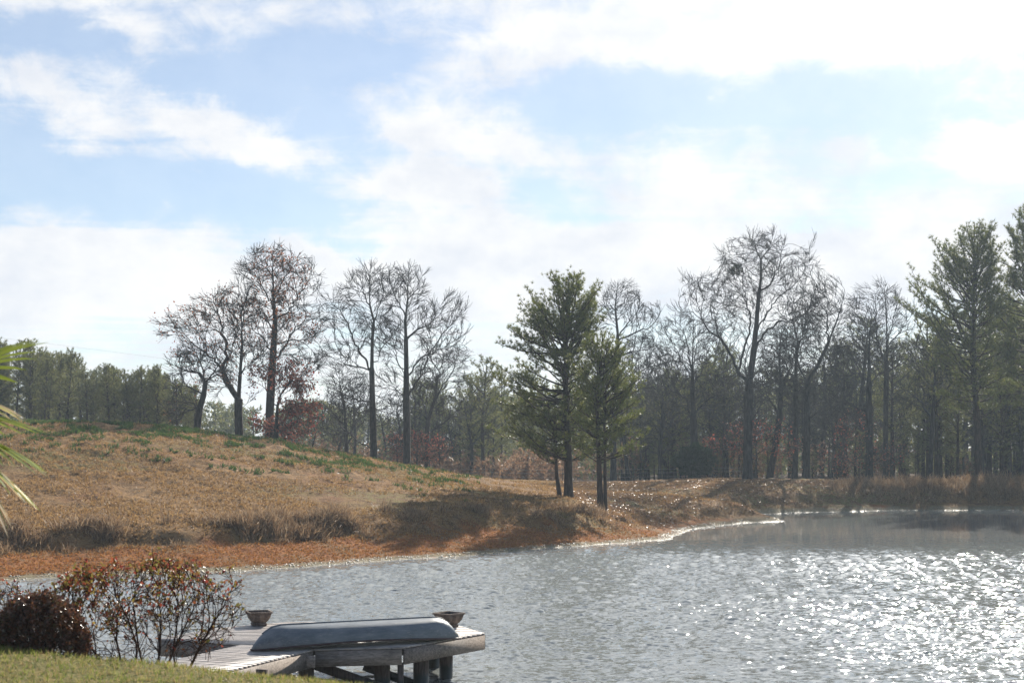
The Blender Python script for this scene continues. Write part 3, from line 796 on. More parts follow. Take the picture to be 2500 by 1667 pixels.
# ------------------------------------------------------------------ pines
def pine(root_xyz, Ht, R0, prof_l, prof_r, g, whorl=0.55, per=4, tufts=1.0, lean=None, crown0=0.3, nb=12, blade=0.27, bw=0.030, sub=0.36, inner=0.42, top_up=55):
    """trunk, whorls of limbs with side sprays, brushes of needles; prof_*: (height fraction, half-width in m) on each side"""
    base = np.array(root_xyz, float)
    tr = np.array(lean if lean is not None else [(0, 0, 0), (0, 0, Ht)], float)
    tz = tr[:, 2]
    def at(z): return np.array([np.interp(z, tz, tr[:, 0]), np.interp(z, tz, tr[:, 1]), z])
    hl, wl = np.array(prof_l).T; hr, wr = np.array(prof_r).T
    trunk = [at(z) for z in np.linspace(-0.15, Ht, 26)]
    segs = []          # (polyline, r0, r1)
    tp = []; ta = []
    z = crown0*Ht
    ang = g.uniform(0, 6.28); ph = g.uniform(0, 6.28)
    while z < Ht*0.985:
        fr = z/Ht
        for k in range(per):
            ang += 6.283/per + g.normal(0, 0.6)
            if g.random() < (0.10 if fr > 0.42 else 0.2): continue
            c, s = math.cos(ang), math.sin(ang)
            L0 = np.interp(fr, hl, wl) if c < 0 else np.interp(fr, hr, wr)
            av = 0.5*(np.interp(fr, hl, wl)+np.interp(fr, hr, wr))
            L = (abs(c)*L0+(1-abs(c))*av)*g.uniform(0.55, 1.1)*(1+0.30*math.sin(ang*2+z*1.3+ph)*math.sin(z*0.9+ph*2+ang))
            if L < 0.25: continue
            el0 = R(np.interp(fr, [0.2, 0.45, 0.75, 1.0], [-7, 8, 27, top_up])+g.normal(0, 13))
            L = L/max(0.6, math.cos(el0)); z0 = z-(math.sin(el0)+0.10)*L+g.uniform(-0.6, 0.6)*whorl
            z0 = max(z0, crown0*Ht*0.85)
            n = max(4, int(L/0.35)); t = np.linspace(0, 1, n+1)
            rise = np.sin(el0)*t*L + 0.20*L*t**2.4
            hor = np.cos(el0)*t*L
            side = np.cumsum(g.normal(0, 0.035*L/n**0.5, n+1))*(t > 0)
            st = at(z0)
            pl = st+np.stack([c*hor-s*side, s*hor+c*side, rise+np.cumsum(g.normal(0, 0.02, n+1))], 1)
            rb = min(R0*0.34, 0.018+0.016*L)
            segs.append((pl, rb, 0.012))
            dl = norm(np.gradient(pl, axis=0))
            i = inner*L if L > 1.2 else 0.05; sd = 1
            while i < L:
                f = i/L; p0 = np.array([np.interp(f, t, pl[:, q]) for q in range(3)]); d0 = np.array([np.interp(f, t, dl[:, q]) for q in range(3)]); d0 /= np.linalg.norm(d0)
                ls = (0.42*(L-i)+0.35)*g.uniform(0.7, 1.2); ls = min(ls, 1.05)
                sdv = np.cross(d0, (0, 0, 1.0)); sdv /= np.linalg.norm(sdv)+1e-9
                dd = norm(d0*0.75+sdv*sd*g.uniform(0.5, 1.0)+np.array([0, 0, g.uniform(-0.15, 0.75)]))
                q = p0+dd*ls*0.55; e = q+norm(dd+np.array([0, 0, 0.45])+g.normal(0, 0.12, 3))*ls*0.45
                segs.append((np.array([p0, q, e]), 0.016, 0.008))
                m = max(2, int(ls/0.24*tufts))
                for u in np.linspace(0.35, 1, m):
                    a = p0+(q-p0)*(u/0.55) if u < 0.55 else q+(e-q)*((u-0.55)/0.45)
                    tp.append(a+g.normal(0, 0.10, 3)); ta.append(norm(dd+np.array([0, 0, 0.55])))
                sd = -sd; i += sub*g.uniform(0.7, 1.3)
            for u in (0.7, 0.85, 1.0):
                tp.append(np.array([np.interp(u, t, pl[:, q]) for q in range(3)])); ta.append(norm(dl[-1]+np.array([0, 0, 0.6])))
        z += whorl*g.uniform(0.75, 1.25)*(1.0 if fr < 0.7 else 0.75)
    for u in np.linspace(0.95, 1.0, 6): tp.append(at(Ht*u)+g.normal(0, 0.08, 3)); ta.append(np.array([0, 0, 1.0]))
    # wood
    P = [p for p in trunk]; par = [-1]+list(range(len(trunk)-1)); rad = list(R0*(1-0.93*np.linspace(0, 1, len(trunk))**1.15)*(1+0.35*np.exp(-np.linspace(0, Ht, len(trunk))/0.5)))
    Vt, Ft = tubes(np.array(P), np.array(par), np.array(rad), subtree(np.array(par)), np.ones(len(P), bool), 9)
    P2 = []; par2 = []; r2 = []
    for pl, a, b in segs:
        s0 = len(P2)
        for j, q in enumerate(pl):
            P2.append(q); par2.append(-1 if j == 0 else s0+j-1); r2.append(a+(b-a)*j/(len(pl)-1))
    P2 = np.array(P2); par2 = np.array(par2); r2 = np.array(r2)
    # fast tube: chains only
    Vb, Fb = chain_tubes(P2, par2, r2, 4)
    tp = np.array(tp); ta = np.array(ta)
    Vn, Fn = blades(tp, ta, nb, blade, bw, 0.72, g, 0.12)
    return (Vt, Ft), (Vb, Fb), (Vn, Fn), len(tp)

def chain_tubes(P, par, r, k):
    n = len(P); has = par >= 0; d = np.zeros((n, 3)); d[has] = P[has]-P[par[has]]
    nxt = np.zeros(n, int); nxt[par[has]] = np.where(has)[0]
    d[~has] = P[nxt[~has]]-P[~has]; d = norm(d)
    ref = np.where(np.abs(d[:, 2:3]) < 0.9, np.array([[0, 0, 1.0]]), np.array([[1.0, 0, 0]]))
    u = norm(np.cross(d, ref)); v = np.cross(d, u); a = np.arange(k)*2*np.pi/k
    V = (P[:, None]+r[:, None, None]*(np.cos(a)[None, :, None]*u[:, None]+np.sin(a)[None, :, None]*v[:, None])).reshape(-1, 3)
    c = np.where(has)[0]; p = par[c]; j = np.arange(k)
    F = np.stack([p[:, None]*k+j, p[:, None]*k+(j+1) % k, c[:, None]*k+(j+1) % k, c[:, None]*k+j], -1).reshape(-1, 4)
    return V, F

def pine_thing(label, loc, parts, needle=NEEDLE, group=None, extra=None, name='pine_tree'):
    root = thing(name, loc, label, 'pine tree', group)
    (Vt, Ft), (Vb, Fb), (Vn, Fn), n = parts
    link('trunk', mesh_np('trunk', Vt, Ft, PINE_BARK, True), root)
    link('branches', mesh_np('branches', Vb, Fb, PINE_BARK, True), root)
    link('needles', mesh_np('needles', Vn, Fn, needle), root)
    return root

def photo_pine(label, cv, trunk, left, right, D, R0, seed, crown0_y, **kw):
    """trunk: photo points from foot to tip; left/right: (photo y, half-width in crop units)"""
    g = np.random.default_rng(seed); k = D/FPX/cv.s
    bx, by = cv(*trunk[0]); b = pix(bx, by, D); gz = H(b[0], D)
    zt = lambda y: CAM_Z-(cv(0, y)[1]-HORIZON)/FPX*D-gz
    lean = [((q[0]-trunk[0][0])*k, 0, zt(q[1])) for q in trunk]; lean[0] = (0, 0, -0.15)
    Ht = lean[-1][2]
    pl = sorted([(zt(y)/Ht, w*k) for y, w in left]); pr = sorted([(zt(y)/Ht, w*k) for y, w in right])
    return pine_thing(label, (b[0], D, gz), pine((b[0], D, gz), Ht, R0, pl, pr, g, lean=lean, crown0=max(0.02, zt(crown0_y)/Ht), **kw))

D9 = hit(*Z3(675, 1440)); D10 = hit(*Z3(858, 1510))
photo_pine('tallest green pine standing in the open in the middle of the bank', Z3,
    [(675, 1440), (672, 1250), (668, 1000), (655, 800), (660, 600), (665, 400), (680, 150)],
    [(150, 60), (200, 150), (260, 240), (380, 330), (500, 370), (620, 350), (750, 430), (900, 430), (1000, 480), (1080, 430), (1150, 380), (1200, 300), (1260, 100)],
    [(150, 60), (200, 130), (260, 200), (380, 225), (500, 235), (700, 220), (900, 200), (1080, 190), (1200, 160), (1260, 60)],
    D9, 0.30, 31, 1190, whorl=0.42, per=6, nb=16, sub=0.28, tufts=2.0, inner=0.46)
photo_pine('thin pine stem leaning left beside the tallest open-grown pine, with a low left crown', Z3,
    [(625, 1420), (605, 1300), (600, 1150), (590, 1080), (560, 950), (555, 820)],
    [(820, 60), (900, 260), (1000, 400), (1060, 420), (1130, 420), (1180, 430), (1230, 280), (1280, 60)],
    [(820, 60), (900, 120), (1000, 130), (1180, 110), (1280, 40)], D9+1.2, 0.15, 32, 1215, whorl=0.6, per=5, nb=15, tufts=1.7)
photo_pine('shorter twin-stemmed pine nearest the water in the middle of the bank', Z3,
    [(858, 1510), (850, 1300), (842, 1050), (835, 850), (850, 700), (872, 505)],
    [(505, 50), (560, 120), (650, 170), (800, 170), (1000, 190), (1100, 190), (1200, 130)],
    [(505, 60), (560, 150), (650, 190), (800, 250), (900, 290), (1000, 290), (1100, 300), (1190, 320), (1240, 60)], D10, 0.2, 33, 1195, whorl=0.46, per=6, nb=15, sub=0.28, tufts=1.9, inner=0.45)
photo_pine('slender second stem close against the shorter middle pine', Z3,
    [(884, 1502), (882, 1200), (878, 1050), (890, 800), (880, 640)],
    [(640, 20), (750, 90), (900, 100), (1100, 60)], [(640, 30), (750, 130), (900, 190), (1000, 200), (1100, 150), (1180, 60)], D10+0.5, 0.13, 34, 1150, whorl=0.6, per=5, nb=15, tufts=1.7)
photo_pine('big dark pine with long open limbs above the tall bank grass at right', Z5,
    [(765, 1372), (755, 1150), (742, 900), (738, 650), (742, 450), (742, 185)],
    [(185, 80), (215, 130), (250, 165), (350, 225), (450, 290), (600, 290), (750, 260), (900, 230), (1050, 210), (1150, 110)],
    [(185, 80), (215, 105), (250, 120), (350, 130), (450, 125), (600, 160), (800, 190), (1000, 200), (1150, 110)], 132, 0.36, 35, 1080, whorl=0.5, per=6, nb=14, blade=0.40, bw=0.042, sub=0.32, tufts=1.3, inner=0.5)
photo_pine('tallest pine at the right edge, only its left boughs in view', Z5,
    [(1015, 1375), (1010, 900), (1000, 500), (1005, 90)],
    [(90, 15), (150, 90), (300, 130), (450, 150), (600, 170), (900, 170), (1100, 110)], [(90, 15), (200, 130), (450, 220), (900, 250), (1100, 120)], 131, 0.36, 36, 1060, whorl=0.5, per=6, nb=14, blade=0.40, bw=0.042, sub=0.32, tufts=1.3, inner=0.5)

# far pines: a few kinds, copied with their parts
def far_kinds(n, hts, width, crown0, seed, per=4, nb=9, blade=0.42, bw=0.07):
    out = []
    for i in range(n):
        g = np.random.default_rng(seed+i); Ht = hts[i % len(hts)]
        prof = [(crown0*0.9, 0.45*width), (crown0+0.12, 0.8*width), (0.68, width), (0.82, 0.95*width), (0.92, 0.75*width), (1.0, 0.35*width)]
        lean = [(0, 0, -0.15), (g.normal(0, 0.3), 0, Ht*0.5), (g.normal(0, 0.3), 0, Ht)]
        out.append(pine((0, 0, 0), Ht, 0.17+0.006*Ht, prof, prof, g, whorl=0.75, per=per, tufts=1.0, lean=lean, crown0=crown0, nb=nb, blade=blade, bw=bw, sub=0.42, top_up=45, inner=0.45))
    return out

def stand(kinds, spots, label_of, group, name='pine_tree', needle=NEEDLE_FAR):
    protos = {}
    for i, (px, Dd, top_v, kind) in enumerate(spots):
        x = (px-1250)/FPX*Dd; z = H(x, Dd)
        parts = kinds[kind]; Ht0 = parts[0][0][:, 2].max()
        want = CAM_Z+(HORIZON-top_v/0.9408)/FPX*Dd - z
        s = want/Ht0; rz = float(rng.uniform(0, 6.28)); w = s*float(rng.uniform(0.85, 1.15))
        lab = label_of(i)
        if kind not in protos:
            o = pine_thing(lab, (x, Dd, z), parts, needle, group, name=name); protos[kind] = o
            o.rotation_euler.z = rz; o.scale = (w, w, s)
        else: copy_thing(protos[kind], (x, Dd, z), rz, (w, w, s), lab)

g7 = np.random.default_rng(77)
K_stand = far_kinds(6, [17, 19, 18, 20, 16, 21], 1.75, 0.5, 200)
tops = [(-60, 770), (0, 778), (70, 785), (120, 815), (165, 800), (200, 850), (250, 836), (290, 850), (325, 840), (362, 842), (400, 872), (450, 885)]
spots = []
for i in range(92):
    v = g7.uniform(-60, 450); D = g7.uniform(140, 178)
    t = np.interp(v, [a for a, b in tops], [b for a, b in tops])+abs(g7.normal(0, 18))
    spots.append((v/0.9408, D, t, int(g7.integers(0, 6))))
for v, t in tops: spots.append((v/0.9408, 142, t, int(g7.integers(0, 6))))
stand(K_stand, spots, lambda i: 'tall hazy green pine in the close stand beyond the bare hill at left', 'pines of the stand beyond the hill')

K_mid = far_kinds(4, [14, 16, 15, 17], 2.6, 0.2, 300)
spots = []
for i in range(58):
    v = g7.uniform(1430, 2400); D = g7.uniform(150, 192)
    t = np.interp(v, [1430, 1540, 1650, 1700, 1800, 1950, 2050, 2150, 2400], [900, 850, 800, 850, 900, 760, 780, 700, 640])+abs(g7.normal(0, 70))
    if 1700 < v < 2030 and D < 172: D += 24
    spots.append((v/0.9408, D, t, int(g7.integers(0, 4))))
for v, t, D in [(1110, 822, 150), (1080, 860, 156), (1150, 850, 160), (1545, 845, 150), (1660, 790, 152), (1985, 735, 172), (2050, 790, 146), (2150, 800, 143), (2200, 860, 142), (2300, 830, 141)]:
    spots.append((v/0.9408, D, t, int(g7.integers(0, 4))))
for i in range(16):
    spots.append((g7.uniform(930, 1190)/0.9408, g7.uniform(150, 178), g7.uniform(855, 940), int(g7.integers(0, 4))))
for i in range(24):
    spots.append((g7.uniform(1480, 2380)/0.9408, g7.uniform(142, 158), g7.uniform(960, 1040), int(g7.integers(0, 4))))
OWN = {58: 'hazy round-topped pine just left of the tallest middle pine, beyond the bank', 62-1: 'hazy pine top seen through the bare tree by the cedar shrub'}
stand(K_mid, spots, lambda i: OWN.get(i, 'hazy green pine among the woods behind the far bank'), 'pines of the woods behind the far bank')

# bare saplings among the woods
def far_bare(seed, Ht, n=500):
    g = np.random.default_rng(seed)
    tr = [(0, 0, -0.15), (g.normal(0, .2), g.normal(0, .2), Ht*0.4), (g.normal(0, .4), g.normal(0, .4), Ht*0.75)]
    v = norm(g.normal(0, 1, (n, 3)))*g.uniform(0, 1, (n, 1))**(1/3.)
    A = v*np.array([2.9, 2.9, Ht*0.36])+np.array([0, 0, Ht*0.63])
    P, par = grow([tr], A, 0.5, 5, 0.7, 60, g); P, par = add_twigs(P, par, 2, 0.8, g)
    return P, par
protos = []
for i in range(4):
    P, par = far_bare(400+i, [13, 15, 12, 16][i]); protos.append((P, par, [13, 15, 12, 16][i]))
made = {}
blab = 'slender bare grey tree in the hazy woods beyond the bank'
for i in range(70):
    v = g7.choice([g7.uniform(690, 1120), g7.uniform(1430, 2352)], p=[0.3, 0.7]); D = g7.uniform(143, 180)
    t = g7.uniform(860, 1000) if v < 1200 else g7.uniform(720, 960)
    k = int(g7.integers(0, 4)); x = (v/0.9408-1250)/FPX*D; z = H(x, D)
    s = (CAM_Z+(HORIZON-t/0.9408)/FPX*D-z)/protos[k][2]
    if k not in made:
        o = thing('bare_tree', (0, 0, 0), blab, 'tree', 'bare trees of the woods beyond the bank')
        build_wood(o, protos[k][0], protos[k][1], 0.2, 0.016, BARK, TWIG)
        o.location = (x, D, z); o.scale = (s, s, s); made[k] = o
    else: copy_thing(made[k], (x, D, z), float(g7.uniform(0, 6.28)), s)

# the wood farther off reads as one mass
def distant_wood():
    Vs = []; Fs = []; off = 0; Ws = []; WF = []; woff = 0
    kinds = far_kinds(4, [14, 16, 15, 13], 3.0, 0.06, 500, per=3, nb=3, blade=0.75, bw=0.2)
    for i in range(135):
        v = g7.uniform(-120, 2480) if i < 95 else g7.uniform(650, 1600); D = g7.uniform(180, 290)
        x = (v/0.9408-1250)/FPX*D; z = H(x, D)
        top = np.interp(v, [0, 400, 700, 760, 1000, 1100, 1500, 1900, 2352], [880, 930, 905, 915, 960, 900, 880, 840, 800])+abs(g7.normal(0, 25))
        parts = kinds[int(g7.integers(0, 4))]
        s = (CAM_Z+(HORIZON-top/0.9408)/FPX*D-z)/parts[0][0][:, 2].max()
        a = g7.uniform(0, 6.28); c, sn = math.cos(a), math.sin(a); M = np.array([[c*1.2, -sn*1.2, 0], [sn*1.2, c*1.2, 0], [0, 0, 1]])*s
        for (V, F), A, B in ((parts[2], Vs, Fs),):
            A.append(V@M.T+[x, D, z]); B.append(F+off); off += len(V)
        Ws.append(parts[0][0]@M.T+[x, D, z]); WF.append(parts[0][1]+woff); woff += len(parts[0][0])
    o = link('distant_wood', mesh_np('distant_wood', np.vstack(Vs), np.vstack(Fs), NEEDLE_FAR)); tag(o, 'far hazy wood of pines behind the nearer trees', 'wood', kind='stuff')
    o = link('distant_trunks', mesh_np('distant_trunks', np.vstack(Ws), np.vstack(WF), PINE_BARK, True)); tag(o, 'thin dark trunks of the far hazy wood', 'wood', kind='stuff')
distant_wood()

def thicket():
    gg = np.random.default_rng(520); C_ = []
    for i in range(250):
        v = gg.uniform(-100, 2460) if i < 170 else gg.uniform(680, 1650); D = gg.uniform(168, 230) if i % 3 else gg.uniform(146, 170)
        x = (v/0.9408-1250)/FPX*D; hgt = gg.uniform(1.5, 4.5); w = gg.uniform(1.5, 3.0)
        u = norm(gg.normal(0, 1, (230, 3)))*gg.uniform(0.2, 1, (230, 1))**0.5
        C_.append(np.array([x, D, H(x, D)+hgt*0.5])+u*np.array([w, w, hgt*0.62])*(1+0.3*np.sin(u[:, :1]*6+i)))
    q = np.vstack(C_); V, F = blades(q, norm(gg.normal(0, 1, q.shape)+UP*0.8), 2, 0.55, 0.16, 0.6, gg, 0.1)
    k = np.arange(len(F)) // (2*230) % 3 == 0
    tag(link('undergrowth', mesh_np('undergrowth', V, F[~k], NEEDLE_FAR)), 'hazy low green undergrowth between the trunks of the woods', 'undergrowth', kind='stuff')
    tag(link('dry_brush', mesh_np('dry_brush', V, F[k], BRUSH)), 'hazy tan brush between the trunks of the woods', 'undergrowth', kind='stuff')
BRUSH = leaf_mat('dry_brush', [(0.16, 0.10, 0.06), (0.30, 0.20, 0.12), (0.24, 0.12, 0.07)], 0.5, 0.5, 0.3)
UP = np.array([0, 0, 1.0])
thicket()

# cedar shrub and mistletoe
def leafy_shrub(name, label, cat, loc, rx, rz, n, mat, size, seed, stem=0.06, blade_like=False):
    g = np.random.default_rng(seed)
    root = thing(name, loc, label, cat)
    m = MB(); m.loft([[(stem*math.cos(a), stem*math.sin(a), z) for a in np.arange(6)*math.pi/3] for z in (-0.1, rz*1.0)], caps=True)
    for k in range(9):
        a = g.uniform(0, 6.28); z0 = g.uniform(0.1, 0.9)*rz
        m.bar((0, 0, z0), (rx*0.7*math.cos(a), rx*0.7*math.sin(a), z0+rz*0.4), 0.03, 0.03)
    m.obj('stem', BARK, root)
    v = norm(g.normal(0, 1, (n, 3)))*g.uniform(0.15, 1, (n, 1))**0.5
    lump = 1+0.25*np.sin(v[:, 0:1]*7+seed)*np.cos(v[:, 2:3]*6)
    q = v*np.array([rx, rx, rz*0.95])*lump+np.array([0, 0, rz]); q = q[q[:, 2] > 0.03]
    if blade_like: V, F = blades(q, norm(q-np.array([0, 0, rz*0.4])), 3, size, size*0.35, 0.4, g, 0.3)
    else: V, F = leaves(q, size, g)
    link('foliage', mesh_np('foliage', V, F, mat), root)
    return root
x = (1692-1250)/FPX*135; leafy_shrub('cedar_shrub', 'dense dark green cedar shrub at the edge of the woods', 'shrub', (x, 135, H(x, 135)), 1.9, 1.55, 4500, CEDAR, 0.34, 51, blade_like=True)
Dm = hit(*Z4(618, 1502)) or 128
mp = pix(*Z4(557, 355), Dm)
mo = thing('mistletoe_clump', mp, 'dark ball of mistletoe high in the left of the big oak crown', 'mistletoe')
g = np.random.default_rng(52)
st = MB()
for k in range(14):
    d = norm(g.normal(0, 1, 3)); st.bar((0, 0, 0), d*0.45, 0.02, 0.02)
st.obj('stem', BARK, mo)
v = norm(g.normal(0, 1, (420, 3)))*g.uniform(0.1, 1, (420, 1))**0.5*np.array([0.62, 0.6, 0.55]); V, F = leaves(v, 0.16, g)
link('foliage', mesh_np('foliage', V, F, OLIVE_LEAF), mo)


# ------------------------------------------------------------------ ground cover
DRY = leaf_mat('dry_grass', [(0.12, 0.065, 0.028), (0.32, 0.185, 0.072), (0.52, 0.34, 0.14), (0.18, 0.10, 0.043)], 0.45, 0.5, 0.35)
TUSSOCK = leaf_mat('tussock_grass', [(0.15, 0.09, 0.05), (0.30, 0.19, 0.105), (0.46, 0.33, 0.2), (0.12, 0.075, 0.045)], 0.38, 0.6, 0.25)
GREEN = leaf_mat('green_tufts', [(0.04, 0.075, 0.018), (0.065, 0.115, 0.026), (0.10, 0.15, 0.04)], 0.45, 0.5, 0.3)
LITTER = leaf_mat('leaf_litter', [(0.20, 0.11, 0.06), (0.40, 0.25, 0.14), (0.30, 0.17, 0.09)], 0.35, 0.38, 0.45)
MUDTUFT = leaf_mat('orange_algae', [(0.22, 0.08, 0.02), (0.40, 0.165, 0.04), (0.50, 0.25, 0.08), (0.2, 0.14, 0.07)], 0.4, 0.7, 0.2)
LAWN = leaf_mat('lawn_grass', [(0.13, 0.19, 0.035), (0.24, 0.27, 0.06), (0.36, 0.29, 0.13), (0.30, 0.22, 0.10)], 0.5, 0.5, 0.3)
STONE = bark_mat('shore_stone', (0.16, 0.14, 0.11), (0.42, 0.38, 0.31), 9)
UP = np.array([0, 0, 1.0])

def scatter(n, x0, x1, y0, y1, g, dens):
    """random points on the far bank in view, kept with probability dens(x, y, shore)"""
    y = 1/g.uniform(1/y1, 1/y0, n)                       # more points nearer the viewer
    x = g.uniform(x0, x1, n)
    s = shore(x, y); k = g.random(n) < dens(x, y, s)
    x, y = x[k], y[k]
    return np.stack([x, y, height(x, y)], 1)

g = np.random.default_rng(61)
onland = lambda s, a: sstep(a, a+1.5, s)
pts = scatter(170000, -34, 44, 54, 128, g, lambda x, y, s: onland(s, 3.6-2.4*sstep(0, 12, x))*sstep(-0.35, 0.25, fbm(x*0.3, y*0.3, 3)+0.1))
V, F = blades(pts, np.tile(UP, (len(pts), 1)), 4, 0.17, 0.035, 0.75, g, 0.1)
tag(link('dry_grass', mesh_np('dry_grass', V, F, DRY)), 'short dry brown grass over the hill and bank', 'grass', kind='stuff')
# green tufts near the top of the hill, in loose drifts
def gd(x, y, s):
    h = np.exp(-0.5*((x+26)/14)**2-0.5*((y-97.5)/6.4)**2)
    return np.clip(h*1.3, 0, 1)*sstep(0.08, 0.26, fbm(x*1.1, y*0.8+7, 3)+0.02)
ctr = scatter(10000, -34, -2, 82, 112, g, gd)
sp = np.repeat(ctr, 9, 0)+g.normal(0, 0.17, (len(ctr)*9, 3))*np.array([1, 1, 0.1]); sp[:, 2] = height(sp[:, 0], sp[:, 1])
V, F = blades(sp, np.tile(UP, (len(sp), 1)), 3, 0.27, 0.055, 0.5, g, 0.1)
tag(link('green_tufts', mesh_np('green_tufts', V, F, GREEN)), 'green grass tufts in drifts over the crown of the hill', 'grass', kind='stuff')
# moss and algae nap on the bare mud
pts = scatter(60000, -24, 12, 53, 84, g, lambda x, y, s: ((s > 0.8) & (s < 4.8-2.8*sstep(-1, 12, x)))*0.9)
V, F = blades(pts, np.tile(UP, (len(pts), 1)), 3, 0.10, 0.05, 0.8, g, 0.1)
tag(link('mud_moss', mesh_np('mud_moss', V, F, MUDTUFT)), 'rust orange mossy growth on the mud below the bank', 'moss', kind='stuff')
# tall dry grass along the top of the bank
def tuss(n_c, cond, per, hmin, hmax, name, label, x0, x1, y0, y1):
    c = scatter(n_c, x0, x1, y0, y1, g, cond)
    k = len(c); hh = g.uniform(hmin, hmax, k)*(0.6+0.8*np.clip(fbm(c[:, 0]*0.6, c[:, 1]*0.6, 2)+0.5, 0, 1))
    rep = np.repeat(np.arange(k), per)
    b = c[rep]+np.c_[g.normal(0, 0.16, (k*per, 2)), np.zeros(k*per)]
    b[:, 2] = height(b[:, 0], b[:, 1])-0.03
    ax = norm(np.c_[(b[:, :2]-c[rep][:, :2])*1.6, np.ones(k*per)])
    L = hh[rep]
    d = norm(ax+g.normal(0, 0.36, ax.shape)); s = norm(np.cross(d, g.normal(0, 1, d.shape)))
    Lr = (L*g.uniform(0.5, 1.1, len(L)))[:, None]; mid = b+d*Lr*0.55; tip = mid+norm(d+g.normal(0, 0.45, d.shape)-np.array([0, 0, 0.45]))*Lr*0.45
    w = 0.016
    V = np.stack([b-s*w, b+s*w, mid+s*w*0.8, mid-s*w*0.8, tip], 1).reshape(-1, 3); i = np.arange(len(b))[:, None]*5
    F = np.concatenate([i+[0, 1, 2], i+[0, 2, 3], i+[3, 2, 4]], 1).reshape(-1, 3)
    tag(link(name, mesh_np(name, V, F, TUSSOCK)), label, 'grass', kind='stuff')
bank = lambda x, y, s: np.exp(-((s-(6.3-3.0*sstep(-1, 12, x)+0.8*fbm(x*0.5, y*0.5, 3)))/0.85)**2)*sstep(0.05, 0.3, fbm(x*0.45, y*0.45+2, 3)+0.17-0.008*(x+8))
tuss(30000, bank, 32, 0.3, 0.9, 'bank_grass', 'tall dry brown grass tussocks along the top of the left bank', -26, 8.5, 56, 86)
rb = lambda x, y, s: np.exp(-((s-5.0)/2.2)**2)*sstep(27, 31, x+0.0*y)*0.9
tuss(3800, rb, 26, 0.7, 1.35, 'reed_grass', 'thick dry grass on the shaded bank at right under the pines', 24, 52, 118, 132)
# fallen leaves on the right of the bank
pts = scatter(60000, 4, 36, 84, 129, g, lambda x, y, s: onland(s, 0.8)*(0.25+0.75*sstep(-0.2, 0.2, fbm(x*0.2, y*0.2, 3))))
pts = pts+UP*0.03
V, F = leaves(pts, 0.17, g, 0.75)
tag(link('leaf_litter', mesh_np('leaf_litter', V, F, LITTER)), 'fallen oak leaves glinting on the bank under the big oak', 'leaves', kind='stuff')
# small stones and clods at the waterline
def stones():
    pts = scatter(150000, -24, 44, 52, 121, g, lambda x, y, s: ((s > -0.1) & (s < 0.75))*np.where(x > 8, 0.9, 0.5))
    n = len(pts); r = g.uniform(0.02, 0.075, n)
    oct_ = np.array([(1, 0, 0), (0, 1, 0), (-1, 0, 0), (0, -1, 0), (0, 0, 0.7), (0, 0, -0.5)])
    V = pts[:, None]+oct_[None]*r[:, None, None]*g.uniform(0.6, 1.3, (n, 6, 1))
    F = (np.arange(n)[:, None, None]*6+np.array([(0, 1, 4), (1, 2, 4), (2, 3, 4), (3, 0, 4), (1, 0, 5), (2, 1, 5), (3, 2, 5), (0, 3, 5)])[None]).reshape(-1, 3)
    m, T = new_mat('wet_stone')
    p = T.node('ShaderNodeBsdfPrincipled', {'Base Color': (0.30, 0.26, 0.19, 1), 'Roughness': 0.4, 'Specular IOR Level': 0.5})
    T.node('ShaderNodeOutputMaterial', {0: p})
    tag(link('shore_stones', mesh_np('shore_stones', V.reshape(-1, 3), F, m)), 'pale wet stones and clods along the waterline', 'stones', kind='stuff')
stones()


# ------------------------------------------------------------------ wire fence and overhead cable
METAL, T = new_mat('galvanised_wire')
T.node('ShaderNodeOutputMaterial', {0: T.node('ShaderNodeBsdfPrincipled', {'Base Color': (0.22, 0.22, 0.22, 1), 'Roughness': 0.6, 'Metallic': 0.3})})
POST = wood_mat('old_post', (0.07, 0.06, 0.05), (0.16, 0.14, 0.12), axis=(8, 8, 1))
def fence():
    Dd = 141.0; a = pix(1050, 1150, Dd); root = None; pts = []
    for i in range(6):
        x = -9+i*7.0; y = Dd-0.3*i
        pts.append((x, y, H(x, y)))
    root = thing('wire_fence', pts[0], 'low wire fence in front of the hazy woods', 'fence')
    o = np.array(pts[0])
    for i, p in enumerate(pts):
        m = MB(); q = np.array(p)-o
        m.loft([[(q[0]+0.04*math.cos(t), q[1]+0.04*math.sin(t), q[2]+z) for t in np.arange(7)*2*math.pi/7] for z in (-0.2, 1.35)])
        m.obj('post', POST, root)
    for hgt in (0.5, 0.9, 1.25):
        P = []; par = []
        for i, (p, q) in enumerate(zip(pts[:-1], pts[1:])):
            for t in (0, 0.33, 0.66):
                c = np.array(p)*(1-t)+np.array(q)*t-o+[0, -0.06, hgt-0.06*math.sin(t*math.pi)]
                P.append(c); par.append(len(P)-2)
        V, F = chain_tubes(np.array(P), np.array(par), np.full(len(P), 0.012), 4)
        link('wire', mesh_np('wire', V, F, METAL, True), root)
fence()
P = [pix(1250-1400+i*60, 800+i*8.2 - 0.012*(i-10)**2*-6, 150) for i in range(22)]
P = np.array(P); V, F = chain_tubes(P, np.arange(len(P))-1, np.full(len(P), 0.006), 4)
tag(link('overhead_cable', mesh_np('overhead_cable', V-P[0], F, METAL, True), None, P[0]), 'thin overhead cable crossing the sky above the left pine stand', 'cable')


